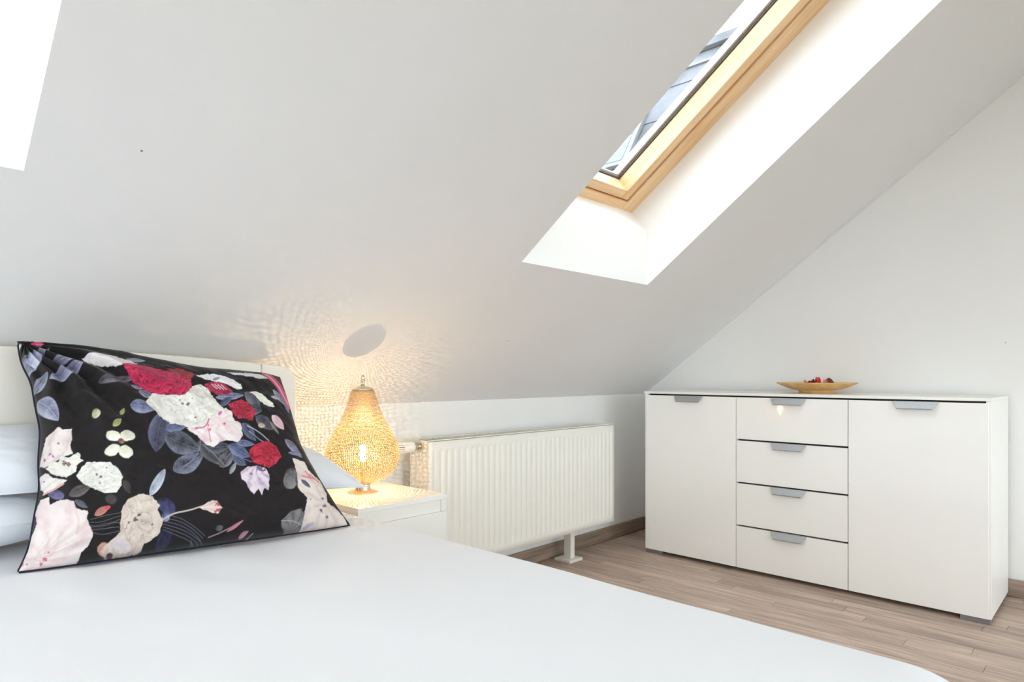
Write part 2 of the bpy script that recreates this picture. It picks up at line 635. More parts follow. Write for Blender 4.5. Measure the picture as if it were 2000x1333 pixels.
def strip_mesh(L):
    return MB().box(0, PW - GAP, 0, L - GAP, -.009, 0)


lens = [.38, .52, .66, .84, 1.05, 1.25]
pmesh = {}
for L in lens:
    t = strip_mesh(L).build('plank', 'plank', bevel=.0007, seg=1)
    pmesh[L] = t.data
    bpy.data.objects.remove(t)
rnd = random.Random(3)
rest = MB()
X0P, Y0P = 0.93, -.55
nrow = int((XR - .016 - X0P) / PW)
count = 0
for r in range(nrow + 1):
    x = XR - .016 - (r + 1) * PW
    y = Y0P - rnd.random() * .7
    while y < YK - .016:
        L = rnd.choice(lens)
        yend = y + L
        if yend > YK - .016 - .2:
            L2 = YK - .016 - y
            o = strip_mesh(L2).build('plank', 'plank', fl, bevel=.0007, seg=1)
        else:
            L2 = L
            o = bpy.data.objects.new('plank', pmesh[L])
            COL.objects.link(o)
            o.parent = fl
        o.location = (x, y, 0)
        count += 1
        y += L2
    # beyond the part of the floor that shows
    yy = YB
    ys = Y0P - .0
    x_row = x
for r in range(int((XR - XL) / PW)):
    x = XR - .016 - (r + 1) * PW
    if r <= nrow:
        rest.box(x, x + PW - GAP, YB, Y0P - .75, -.009, -.0004)
    else:
        y = YB
        while y < YK - .016:
            L = min(rnd.choice(lens), YK - .016 - y)
            rest.box(x, x + PW - GAP, y, y + L - GAP, -.009, -.0004)
            y += L
o = rest.build('planks', 'plank', fl)
o['kind'] = 'stuff'

# ------------------------------------------------------------------ neighbouring house outside
M['roof_tile'] = simple('slate_grey_roof_tile', srgb(96, 101, 110), .7, var=.3, scale=3.0)
M['render'] = simple('grey_house_render', srgb(80, 78, 78), .9, var=.06)
M['zinc'] = simple('zinc_strip', srgb(112, 116, 122), .5, .0, var=.05)
M['far_glass'] = simple('far_window_glass', srgb(96, 106, 118), .25, .0, var=.1)
M['ground'] = simple('unseen_ground', srgb(112, 116, 104), .95, var=.2, scale=.4)
o = MB().lathe([(90, -6.3), (90, -6.0)], 48).build('ground', 'ground')  # unseen ground, added to cut light rising through the windows
tag(o, 'unseen ground far below the windows, added to cut light from beneath', 'ground', kind='structure')
nb = empty('neighbouring_house', (8.0, 5.0, -6.0))
tag(nb, 'neighbouring house with a steep slate roof seen through the roof window', 'house')
RY0, RY1 = -1.0, 11.0
ridge = Vector((8.0, 0, 5.2))
eave = Vector((6.2, 0, 2.3))
rd = (eave - ridge)
RLEN = rd.length
rd.normalize()
rn = Vector((rd.z, 0, -rd.x))
if rn.x > 0:
    rn = -rn


def on_roof(y, t, h):
    p = ridge + rd * t + rn * h
    return Vector((p.x, y, p.z))


def roof_box(y0, y1, t0, t1, h0, h1):
    return MB().hexa([on_roof(y0, t0, h0), on_roof(y1, t0, h0), on_roof(y1, t1, h0), on_roof(y0, t1, h0), on_roof(y0, t0, h1), on_roof(y1, t0, h1), on_roof(y1, t1, h1), on_roof(y0, t1, h1)])


roof_box(RY0, RY1, 0, RLEN, -.25, 0).build('roof_deck', 'roof_tile', nb)
nc = 11
for k in range(nc):
    t0, t1 = RLEN * k / nc, RLEN * (k + 1) / nc + .02
    roof_box(RY0, RY1, t0, t1, 0.002, .02 + .012 * (k % 2)).build('tile_course', 'roof_tile', nb)
roof_box(RY0, RY1, -.08, .10, .03, .09).build('ridge_cap', 'roof_tile', nb, bevel=.01)
roof_box(RY0, RY1, .34, .38, .03, .06).build('snow_rail', 'zinc', nb)
roof_box(RY0, RY1, 2.55, 2.60, .03, .06).build('snow_rail', 'zinc', nb)
for (y0, y1) in ((3.2, 4.0), (4.6, 5.4)):
    f = roof_box(y0, y1, 1.0, 2.0, .03, .09).build('roof_window', 'zinc', nb, bevel=.01)
    for a, b in ((y0 + .07, (y0 + y1) / 2 - .03), ((y0 + y1) / 2 + .03, y1 - .07)):
        for c, d in ((1.07, 1.47), (1.53, 1.93)):
            roof_box(a, b, c, d, .09, .095).build('pane', 'far_glass', f)
MB().box(6.6, 9.6, RY0 + .1, RY1 - .1, -6, 2.4).build('house_wall', 'render', nb)
MB().hexa([(8.02, RY0, 5.0), (9.8, RY0, 2.2), (9.8, RY1, 2.2), (8.02, RY1, 5.0), (8.02, RY0, 5.25), (10.0, RY0, 2.3), (10.0, RY1, 2.3), (8.02, RY1, 5.25)]).build('rear_roof', 'roof_tile', nb)

# ------------------------------------------------------------------ sideboard
SB = empty('sideboard', (3.17, 1.115, 0))
tag(SB, 'long glossy white sideboard with two doors and four drawers', 'sideboard')
XF = 2.95                       # plane of the door fronts
SY0, SY1, SZ = .385, 1.850, .833
T = .016
MB().box(XF + .001, 3.385, SY0, SY0 + T, .020, SZ - .0125).build('side_panel', 'carcass', SB, bevel=.001, seg=1)
MB().box(XF + .001, 3.385, SY1 - T, SY1, .020, SZ - .0125).build('side_panel', 'carcass', SB, bevel=.001, seg=1)
MB().box(XF - .004, 3.385, SY0 - .002, SY1 + .004, SZ - .012, SZ).build('top_panel', 'carcass', SB, bevel=.0015, seg=2)
MB().box(XF + .03, 3.385, SY0 + T + .0005, SY1 - T - .0005, .022, .038).build('bottom_panel', 'carcass', SB)
MB().box(3.378, 3.385, SY0 + T + .0005, SY1 - T - .0005, .039, SZ - .0128).build('back_panel', 'carcass', SB)
for y in (.872, 1.358):
    MB().box(XF + .022, 3.377, y - .008, y + .008, .0385, SZ - .0125).build('divider', 'carcass', SB)
# black strips standing in for shade in the door and drawer joints
ROWS = [.017, .217, .417, .617, .8135]
MB().box(XF + .020, XF + .0218, SY0 + T + .001, SY1 - T - .001, .80, SZ - .0127).build('gap_shade', 'shadow_gap', SB)
for z in ROWS[1:4]:
    MB().box(XF + .020, XF + .0218, .875, 1.355, z - .015, z + .015).build('gap_shade', 'shadow_gap', SB)


def handle(parent, yc, ztop):
    """bent aluminium grip hooked over the top edge of a front"""
    w1, w2 = .078, .062
    h = .027
    d = .020
    mb = MB()
    x0 = XF - .0005
    # sloping face plate with mitred ends
    mb.hexa([(x0 - d, yc - w2, ztop - h), (x0 - d, yc + w2, ztop - h), (x0 - d + .003, yc + w2, ztop - h - .001), (x0 - d + .003, yc - w2, ztop - h - .001),
             (x0 - .004, yc - w1, ztop + .001), (x0 - .004, yc + w1, ztop + .001), (x0 - .0005, yc + w1, ztop + .0005), (x0 - .0005, yc - w1, ztop + .0005)])
    hd = mb.build('handle', 'handle', parent, bevel=.0005, seg=1)
    lip = MB().box(x0 - d - .0015, x0 - d + .0035, yc - w2, yc + w2, ztop - h - .003, ztop - h - .0012)
    lip.build('handle_lip', 'handle', hd, bevel=.0004, seg=1)
    return hd


def front(name, y0, y1, z0, z1, yc=None):
    o = MB().box(XF, XF + .018, y0, y1, z0, z1).build(name, 'lacquer', SB, bevel=.0012, seg=2)
    handle(o, (y0 + y1) / 2 if yc is None else yc, z1)
    return o


g = .0016
front('door', SY0 + .008, .872 - g, .019, ROWS[4], .628)
front('door', 1.358 + g, SY1 - .006, .019, ROWS[4], 1.603)
for k in range(4):
    front('drawer', .872 + g, 1.358 - g, ROWS[k] + .002, ROWS[k + 1] - (.0055 if k < 3 else 0), 1.118)
for y in (SY0 + .05, SY1 - .05):
    for x in (XF + .03, 3.34):
        MB().box(x - .026, x + .026, y - .047, y + .047, 0, .0195).build('foot', 'foot', SB, bevel=.001, seg=1)

# ------------------------------------------------------------------ dish with dried petals
DX, DY, DZ = 3.185, 1.078, SZ
D = empty('dish', (DX, DY, DZ))
tag(D, 'shallow round bamboo dish on top of the sideboard', 'dish')
prof = [(.070, .0), (.074, .001), (.076, .010), (.078, .0125), (.110, .020), (.140, .0305), (.165, .0425), (.1735, .047), (.1745, .0485), (.172, .0495), (.163, .0465), (.138, .0355), (.108, .0255), (.070, .020), (.010, .0195)]
MB().lathe([(r, z + DZ) for r, z in prof], 64, DX, DY).build('bowl', 'dish', D, smooth=True, offset=(DX, DY, DZ))
petal_cols = {
    'dark red dried petal': srgb(160, 34, 34), 'bright red dried petal': srgb(214, 62, 44), 'pale pink dried petal': srgb(214, 150, 128),
    'dark brown seed pod': srgb(60, 28, 26), 'curled maroon wood shaving': srgb(116, 50, 44), 'small green brown dried leaf': srgb(120, 108, 70)}
for k, c in petal_cols.items():
    M[k] = simple(k.replace(' ', '_'), c, .7, var=.25, scale=60)


def petal_piece(name, mat, lab, dx, dy, dz, L, Wd, curl, rz, tilt, cat='dried petal'):
    nu, nv = 9, 7
    P = np.zeros((nu, nv, 3))
    for i in range(nu):
        u = i / (nu - 1)
        w = Wd * math.sin(PI * (.08 + .84 * u)) ** .7
        for j in range(nv):
            v = j / (nv - 1) * 2 - 1
            P[i, j] = ((u - .5) * L, v * w, curl * (u * u * .8 + v * v * .7) + .0015 * math.sin(9 * u + 5 * v))
    P2 = P[:, ::-1].copy()
    P2[:, :, 2] += .0016
    allp = np.concatenate([P, P2], 1)
    me = grid_mesh(name, np.concatenate([allp, allp[:, :1]], 1))
    R_ = Matrix.Rotation(rz, 4, 'Z') @ Matrix.Rotation(tilt, 4, 'Y')
    me.transform(R_)
    zmin = min(v.co.z for v in me.vertices)
    me.transform(Matrix.Translation((0, 0, -zmin)))
    o = link(name, me, mat, None, True, (DX + dx, DY + dy, DZ + dz))
    tag(o, lab, cat, 'dried petals in the bamboo dish')
    return o


# x offset toward the room is negative, y offset positive is to the left of the dish as seen
pp = petal_piece
RV = -.725
def at_lr(lr, fb):     # left/right, front/back as seen from the bed
    return (lr * .689 - fb * .725, -lr * .725 - fb * .689)


pieces = [
    ('dried_petal', 'bright red dried petal', 'upright bright red dried petal at the middle of the bamboo dish', .006, .0, .030, .042, .014, .012, .4, -1.05),
    ('dried_petal', 'dark red dried petal', 'flat dark red dried petal left of the upright red one', -.024, -.01, .026, .050, .015, .012, .9, -.3),
    ('dried_petal', 'pale pink dried petal', 'pale pink dried petal at the left of the heap in the dish', -.045, .005, .030, .040, .012, .012, 2.2, -.35),
    ('seed_pod', 'dark brown seed pod', 'dark brown curled pod lying on the red petals', -.010, .0, .046, .024, .012, .006, .1, -.35),
    ('dried_petal', 'bright red dried petal', 'low bright red dried petal at the front of the heap', -.010, -.028, .025, .036, .012, .010, 2.8, -.45),
    ('dried_petal', 'pale pink dried petal', 'pale pink dried petal right of the gap in the dish', .040, .0, .027, .034, .011, .014, .5, -.8),
    ('wood_shaving', 'curled maroon wood shaving', 'curled maroon shaving at the right of the heap in the dish', .060, .0, .034, .044, .018, .014, 1.2, -.45),
    ('dried_leaf', 'small green brown dried leaf', 'small green brown dried leaf at the far left of the dish', -.078, .0, .031, .030, .008, .004, .9, -.15),
    ('dried_leaf', 'small green brown dried leaf', 'small green brown dried leaf in the gap between the petals', .024, -.012, .026, .030, .009, .006, 2.3, -.3),
    ('dried_petal', 'dark red dried petal', 'dark red dried petal under the curled shaving', .058, -.012, .026, .030, .012, .008, .2, -.3),
]
for nm, mt, lab, lr, fb, dz, L, Wd, curl, rz, tilt in pieces:
    dx, dy = at_lr(lr, fb)
    pp(nm, mt, lab, dx, dy, dz, L, Wd, curl, rz, tilt, {'seed_pod': 'seed pod', 'wood_shaving': 'wood shaving', 'dried_leaf': 'dried leaf'}.get(nm, 'dried petal'))

# ------------------------------------------------------------------ radiator
RX0, RX1, RYF, RYB, RZ0, RZ1 = 1.600, 2.829, 1.958, 2.075, .157, .661
RD = empty('radiator', ((RX0 + RX1) / 2, 2.02, 0))
tag(RD, 'white ribbed panel radiator on the low wall', 'radiator')


def ribbed_panel(yf, sign):
    """pressed steel panel: flat border and vertical flutes with rounded ends"""
    pitch = .0333
    m0 = RX0 + .022
    npitch = 36
    off = (RX1 - RX0 - .044 - npitch * pitch) / 2
    xs = [RX0, RX0 + .004]
    for k in range(npitch):
        b = m0 + off + k * pitch
        xs += [b + .004, b + .007, b + .0095, b + .0165, b + .019, b + .022]
    xs += [RX1 - .004, RX1]
    zs = [RZ0, RZ0 + .004, RZ0 + .034, RZ0 + .037, RZ0 + .041, RZ0 + .045, RZ0 + .05]
    zs += [RZ1 - (z - RZ0) for z in reversed(zs)]
    X, Zz = np.meshgrid(np.array(xs), np.array(zs), indexing='ij')
    ph = (X - m0 - off) / pitch
    fr = (ph - np.floor(ph)) * pitch
    ins = (ph > 0) & (ph < npitch)
    dx = np.clip((np.minimum(fr - .004, .022 - fr)) / .0055, 0, 1)
    dz = np.clip(np.minimum(Zz - RZ0 - .034, RZ1 - .034 - Zz) / .011, 0, 1)
    groove = np.where(ins, dx * dx * (3 - 2 * dx) * np.sqrt(dz), 0)
    Y = yf + sign * .0027 * groove
    edge = (X <= RX0 + 1e-6) | (X >= RX1 - 1e-6) | (Zz <= RZ0 + 1e-6) | (Zz >= RZ1 - 1e-6)
    Y = np.where(edge, yf + sign * .012, Y)
    return np.stack([X, Y, Zz], -1)


me = grid_mesh('front_panel', ribbed_panel(RYF, 1))
o = link('front_panel', me, 'radiator', RD, True)
md = o.modifiers.new('thick', 'SOLIDIFY')
md.thickness = .0014
md.offset = 0
me = grid_mesh('rear_panel', ribbed_panel(RYB, -1))
o = link('rear_panel', me, 'radiator', RD, True)
md = o.modifiers.new('thick', 'SOLIDIFY')
md.thickness = .0014
md.offset = 0
MB().box(RX0 - .0015, RX0, RYF + .004, RYB - .002, RZ0 + .004, RZ1 + .004).build('side_cover', 'radiator', RD)
MB().box(RX1, RX1 + .0015, RYF + .004, RYB - .002, RZ0 + .004, RZ1 + .004).build('side_cover', 'radiator', RD)
tg = MB()
tg.box(RX0, RX1, RYF + .006, RYF + .016, RZ1 + .001, RZ1 + .004)
tg.box(RX0, RX1, RYB - .014, RYB - .004, RZ1 + .001, RZ1 + .004)
for k in range(42):
    x = RX0 + .01 + k * (RX1 - RX0 - .02) / 41
    tg.box(x - .0015, x + .0015, RYF + .016, RYB - .014, RZ1 + .001, RZ1 + .0035)
tg.box(RX1 - .07, RX1, RYF + .016, RYB - .014, RZ1 + .001, RZ1 + .0036)
tg.build('top_grille', 'radiator', RD)
fins = MB()
for k in range(60):
    x = RX0 + .02 + k * (RX1 - RX0 - .04) / 59
    fins.box(x - .0008, x + .0008, RYF + .016, RYB - .016, RZ0 + .03, RZ1 - .01)
o = fins.build('convector_fins', 'radiator', RD)
o['kind'] = 'stuff'
# collecting tubes and the return rail seen under the front edge
MB().box(RX0 + .002, RX1 - .002, RYF + .03, RYB - .03, RZ0 - .004, RZ0 + .026).build('lower_channel', 'radiator', RD, bevel=.004)
# standing foot
LX = 2.553
ft = MB().box(LX - .05, LX + .05, 1.990, 2.090, 0, .014).build('foot_plate', 'radiator', RD, bevel=.003)
MB().box(LX - .016, LX + .016, 2.014, 2.056, .014, RZ0 - .004).build('foot_post', 'radiator', RD, bevel=.003)
MB().box(2.05 - .05, 2.05 + .05, 1.990, 2.090, 0, .014).build('foot_plate', 'radiator', RD, bevel=.003)
MB().box(2.05 - .016, 2.05 + .016, 2.014, 2.056, .014, RZ0 - .004).build('foot_post', 'radiator', RD, bevel=.003)


def x_lathe(prof, n, cy, cz):
    """prof: (x, r)"""
    mb = MB()
    mb.lathe([(r, x) for x, r in prof], n)
    mb.v = [(z, cy + a, cz + b) for a, b, z in mb.v]
    return mb


VY, VZ = 2.015, .642
vb = empty('thermostat_valve', (RX0, VY, VZ))
vb.parent = RD
vb.location = Vector((RX0, VY, VZ)) - Vector(RD.location)
x_lathe([(RX0 - .002, .019), (RX0 - .007, .019), (RX0 - .008, .015), (RX0 - .012, .0135)], 24, VY, VZ).build('nickel_collar', 'chrome', vb, smooth=False)
x_lathe([(RX0 - .010, .012), (RX0 - .022, .013), (RX0 - .024, .0165), (RX0 - .034, .0165), (RX0 - .036, .013)], 24, VY, VZ).build('union_nut', 'chrome', vb)
x_lathe([(RX0 - .034, .019), (RX0 - .040, .0215), (RX0 - .060, .0225), (RX0 - .082, .0225), (RX0 - .086, .021)], 32, VY, VZ).build('valve_head', 'valve', vb, smooth=False)
grip = MB()
for k in range(16):
    a = 2 * PI * k / 16
    r0, r1 = .014, .0205
    c, s = math.cos(a), math.sin(a)
    w = .0024
    pts = []
    for x in (RX0 - .112, RX0 - .086):
        for (rr, ww) in ((r0, -w), (r1, -w), (r1, w), (r0, w)):
            pts.append((x, VY + rr * c - ww * s, VZ + rr * s + ww * c))
    grip.hexa(pts)
grip.build('grip_ribs', 'valve', vb)
x_lathe([(RX0 - .086, .016), (RX0 - .111, .0155)], 24, VY, VZ).build('grip_core', 'dark', vb)
x_lathe([(RX0 - .111, .0195), (RX0 - .115, .018), (RX0 - .116, .012)], 24, VY, VZ).build('end_cap', 'valve', vb)

# ------------------------------------------------------------------ nightstand
NX0, NX1, NY0, NY1, NZ = 1.062, 1.398, 1.618, 2.100, .533
NS = empty('nightstand', ((NX0 + NX1) / 2, (NY0 + NY1) / 2, 0))
tag(NS, 'small white nightstand between the bed and the radiator', 'nightstand')
MB().box(NX0, NX1, NY0, NY1, NZ - .015, NZ).build('top_panel', 'nightstand', NS, bevel=.0015)
MB().box(NX0 + .001, NX0 + .021, NY0 + .0195, NY1, .05, NZ - .0152).build('side_panel', 'nightstand', NS, bevel=.001, seg=1)
MB().box(NX1 - .021, NX1 - .001, NY0 + .0195, NY1, .05, NZ - .0152).build('side_panel', 'nightstand', NS, bevel=.001, seg=1)
MB().box(NX0 + .0215, NX1 - .0215, NY0 + .010, NY0 + .0192, NZ - .0545, NZ - .0153).build('front_rail', 'nightstand', NS)
for xa in (NX0 + .001, NX1 - .021):
    MB().box(xa, xa + .020, NY0 + .003, NY0 + .0192, NZ - .0545, NZ - .0153).build('post', 'nightstand', NS, bevel=.001, seg=1)
MB().box(NX0 + .0215, NX1 - .0215, NY1 - .008, NY1 - .001, .06, NZ - .0153).build('back_panel', 'nightstand', NS)
for z0, z1 in ((.29, NZ - .055), (.07, .286)):
    dr = MB().box(NX0 + .001, NX1 - .001, NY0 + .002, NY0 + .019, z0, z1).build('drawer', 'nightstand', NS, bevel=.0015)
    MB().box((NX0 + NX1) / 2 - .05, (NX0 + NX1) / 2 + .05, NY0 - .006, NY0 + .0018, (z0 + z1) / 2 - .006, (z0 + z1) / 2 + .006).build('drawer_pull', 'handle', dr, bevel=.002)
for x in (NX0 + .03, NX1 - .03):
    for y in (NY0 + .03, NY1 - .03):
        MB().box(x - .018, x + .018, y - .018, y + .018, 0, .0498).build('leg', 'nightstand', NS, bevel=.002)

# ------------------------------------------------------------------ lamp
LXc, LYc = 1.225, 1.839
LZ = NZ
LP = empty('table_lamp', (LXc, LYc, LZ))
tag(LP, 'lit pear shaped lamp of perforated metal on the nightstand', 'lamp')
PXM = .001680                                        # metres per unit of the measured profile
M['lamp_metal'] = simple('nickel_lamp_metal', srgb(226, 214, 192), .26, .9, var=.05, scale=40)
M['lamp_shade'] = simple('pale_gold_perforated_metal', srgb(180, 150, 104), .5, .4, var=.06, scale=60)
m, nt, p = new_mat('warm_bulb_glass')
nt.nodes.remove(p)
tb = nt.nodes.new('ShaderNodeBsdfTransparent')
eb = nt.nodes.new('ShaderNodeEmission')
eb.inputs[0].default_value = (1.0, .80, .48, 1)
eb.inputs[1].default_value = 2.2
ab = nt.nodes.new('ShaderNodeAddShader')
nt.links.new(tb.outputs[0], ab.inputs[0])
nt.links.new(eb.outputs[0], ab.inputs[1])
nt.links.new(ab.outputs[0], nt.nodes['Material Output'].inputs[0])
M['bulb'] = m
zz = lambda y: LZ + (967 - y) * PXM
MB().lathe([(.050, LZ), (.050, LZ + .0025), (.040, LZ + .006), (.026, LZ + .010), (.024, LZ + .018), (.0235, LZ + .028), (.026, LZ + .031)], 40, LXc, LYc).build('base', 'lamp_metal', LP, smooth=False, offset=(LXc, LYc, LZ))
# shade profile: (picture row, half width)
SP = [(949.5, 17), (946, 26), (941, 40), (934, 52), (925, 60.5), (915, 66), (904, 69.5), (893, 71), (882, 70.4), (872, 67.5), (862, 63), (852, 57.5), (842, 51.5), (832, 46), (820, 40), (808, 35), (796, 30.8), (784, 27), (772, 23.8), (768.5, 22.0), (765.5, 19.2)]
py = np.array([a for a, b in SP])[::-1]
pr = np.array([b for a, b in SP])[::-1]


def shade_r(row):
    return np.interp(row, py, pr) * PXM


def shade_mesh():
    # rows spaced evenly along the profile
    rows = np.linspace(949.5, 765.5, 400)
    r = shade_r(rows)
    z = LZ + (967 - rows) * PXM
    k = np.ones(7) / 7
    r[3:-3] = np.convolve(r, k, 'valid')
    arc = np.concatenate([[0], np.cumsum(np.hypot(np.diff(r), np.diff(z)))])
    NR = 80
    NC = 112
    rnd = np.random.RandomState(5)
    t = np.linspace(0, arc[-1], NR + 1)
    J = np.zeros((NR + 1, NC, 2))
    J[:, :, 0] = np.arange(NC)[None, :] + .5 * (np.arange(NR + 1)[:, None] % 2)
    J[:, :, 1] = np.arange(NR + 1)[:, None]
    jit = (rnd.rand(NR + 1, NC, 2) - .5) * .62
    jit[0, :, 1] = 0
    jit[-1, :, 1] = 0
    J += jit

    def pos(c, rr):
        tt = np.clip(rr, 0, NR) * arc[-1] / NR
        R_ = np.interp(tt, arc, r)
        Z_ = np.interp(tt, arc, z)
        a = c / NC * 2 * PI
        lobe = 1 + .012 * np.abs(np.cos(a * 6)) - .012
        R_ = R_ * lobe
        return np.stack([R_ * np.cos(a), R_ * np.sin(a), Z_], -1)
    V = []
    F = []
    base = pos(J[..., 0], J[..., 1])
    V = list(base.reshape(-1, 3))
    for j in range(NR):
        for i in range(NC):
            i2 = (i + 1) % NC
            # corner indices in order, with cylindrical unwrapping for the hole centre
            sh = j % 2
            lo = [(j, i), (j, i2)]
            hi = [(j + 1, i), (j + 1, i2)]
            cs = [lo[0], lo[1], hi[1], hi[0]]
            cc = []
            for (a, b) in cs:
                c = J[a, b, 0]
                if c - i > NC / 2:
                    c -= NC
                if i - c > NC / 2:
                    c += NC
                cc.append((c, J[a, b, 1]))
            cc = np.array(cc)
            m_ = cc.mean(0)
            hole = .56 + .24 * rnd.rand()
            if j < 1 or j > NR - 3:
                hole = .25
            inner = m_ + (cc - m_) * hole
            mids = (inner + np.roll(inner, -1, 0)) / 2
            mids = m_ + (mids - m_) * 1.06
            ring = np.empty((8, 2))
            ring[0::2] = m_ + (inner - m_) * .93
            ring[1::2] = mids
            k0 = len(V)
            V.extend(list(pos(ring[:, 0], ring[:, 1])))
            oi = [a * NC + b for a, b in cs]
            for q in range(4):
                F.append((oi[q], oi[(q + 1) % 4], k0 + 2 * q + 1, k0 + 2 * q))
                F.append((oi[(q + 1) % 4], k0 + (2 * q + 2) % 8, k0 + 2 * q + 1))
    me = bpy.data.meshes.new('shade')
    me.from_pydata([tuple(v) for v in V], [], F)
    return me


sm = shade_mesh()
link('shade', sm, 'lamp_shade', LP, False, (0, 0, 0), (LXc, LYc, 0))
# lid over the shade and finial
capz = lambda y: LZ + (967 - y) * PXM
MB().lathe([(20.2 * PXM, capz(767.5)), (20.4 * PXM, capz(765.5)), (18.4 * PXM, capz(763.0)), (13 * PXM, capz(760.5)), (6.5 * PXM, capz(758.6)), (4.4 * PXM, capz(758))], 40, LXc, LYc).build('lid', 'lamp_metal', LP, smooth=True, offset=(LXc, LYc, LZ))
MB().lathe([(3.6 * PXM, capz(758.2)), (3.6 * PXM, capz(753)), (2.4 * PXM, capz(752)), (4.6 * PXM, capz(749.6)), (5.0 * PXM, capz(747.8)), (3.4 * PXM, capz(746.4)), (4.0 * PXM, capz(744)), (3.6 * PXM, capz(741)), (1.8 * PXM, capz(738)), (.4 * PXM, capz(736.6))], 20, LXc, LYc).build('finial', 'lamp_metal', LP, smooth=True, offset=(LXc, LYc, LZ))
BZ = zz(880)
BOX, BOY = -.006, -.009        # the bulb stands a little off the axis
MB().lathe([(.006, LZ + .012), (.006, LZ + .082), (.012, LZ + .085), (.012, LZ + .104), (.009, LZ + .105)], 20, LXc + BOX, LYc + BOY).build('socket', 'lamp_metal', LP, offset=(LXc, LYc, LZ))
MB().lathe([(.006, LZ + .105), (.008, LZ + .112), (.0105, BZ - .009), (.0115, BZ), (.010, BZ + .007), (.006, BZ + .011), (.0015, BZ + .0125)], 20, LXc + BOX, LYc + BOY).build('bulb', 'bulb', LP, smooth=True, offset=(LXc, LYc, LZ))
ld = bpy.data.lights.new('bulb_light', 'POINT')
ld.energy = LAMP_W
ld.color = (1.0, .69, .36)
ld.shadow_soft_size = .0015
lo = bpy.data.objects.new('bulb_light', ld)
COL.objects.link(lo)
lo.parent = LP
lo.location = (BOX, BOY, BZ - LZ)

# ------------------------------------------------------------------ bed
BX0, BX1, BY0, BY1, BZT = -.62, 1.045, -.16, 1.845, .535
BD = empty('bed', ((BX0 + BX1) / 2, (BY0 + BY1) / 2, 0))
tag(BD, 'double bed with a curved cream leatherette headboard', 'bed')


def arch(x):
    return .985 - .070 * (x - .19) ** 2


def headboard_panel(name, xa, xb, y0, y1, z0, round_a=0.0, round_b=0.0, bev=.010):
    n = 26
    pts = []
    top = []
    for i in range(n + 1):
        x = xa + (xb - xa) * i / n
        z = arch(x)
        if round_b > 0 and xb - x < round_b:
            d = 1 - (xb - x) / round_b
            z = arch(x) - round_b * .9 * (1 - math.sqrt(max(0, 1 - d * d)))
        if round_a > 0 and x - xa < round_a:
            d = 1 - (x - xa) / round_a
            z = arch(x) - round_a * .9 * (1 - math.sqrt(max(0, 1 - d * d)))
        top.append((x, z))
    outline = [(xa, z0)] + top + [(xb, z0)]
    me = bpy.data.meshes.new(name)
    bm = bmesh.new()
    fv = [bm.verts.new((x, y0, z)) for x, z in outline]
    bv = [bm.verts.new((x, y1, z)) for x, z in outline]
    ff = bm.faces.new(fv)
    bm.faces.new(list(reversed(bv)))
    N_ = len(outline)
    for i in range(N_):
        j = (i + 1) % N_
        bm.faces.new((fv[j], fv[i], bv[i], bv[j]))
    bmesh.ops.recalc_face_normals(bm, faces=bm.faces)
    eds = [e for e in bm.edges if all(abs(v.co.y - y0) < 1e-6 for v in e.verts)]
    bmesh.ops.bevel(bm, geom=eds, offset=bev, segments=4, profile=.5, affect='EDGES', clamp_overlap=True)
    bm.to_mesh(me)
    bm.free()
    o = link(name, me, 'leather', BD)
    for p_ in me.polygons:
        p_.use_smooth = len(p_.vertices) <= 4
    return o


HX0, HX1 = -.60, .992
headboard_panel('headboard', HX0 + .107, HX1 - .107, 1.846, 1.900, .12, bev=.007)
headboard_panel('headboard_border', HX1 - .1062, HX1, 1.846, 1.900, .12, round_b=.048, bev=.011)
headboard_panel('headboard_border', HX0, HX0 + .1062, 1.846, 1.900, .12, round_a=.048, bev=.011)
for x in (HX1 - .1066, HX0 + .1066):
    MB().tube([(x, 1.850, .3), (x, 1.8495, .8), (x, 1.8515, arch(x) - .008), (x, 1.865, arch(x) - .001)], .0016, 6).build('seam', 'thread', BD)
MB().box(BX0 + .03, BX1 - .03, BY0 + .03, BY1 - .003, .12, .28).build('bed_frame', 'leather', BD, bevel=.01)
MB().box(BX0 + .045, BX1 - .045, BY0 + .045, BY1 - .006, .282, .475).build('mattress', 'mattress', BD, bevel=.02, seg=3)
for x in (BX0 + .10, BX1 - .10):
    for y in (BY0 + .10, BY1 - .10):
        MB().lathe([(.022, 0), (.028, .1195)], 16, x, y).build('leg', 'dark', BD)


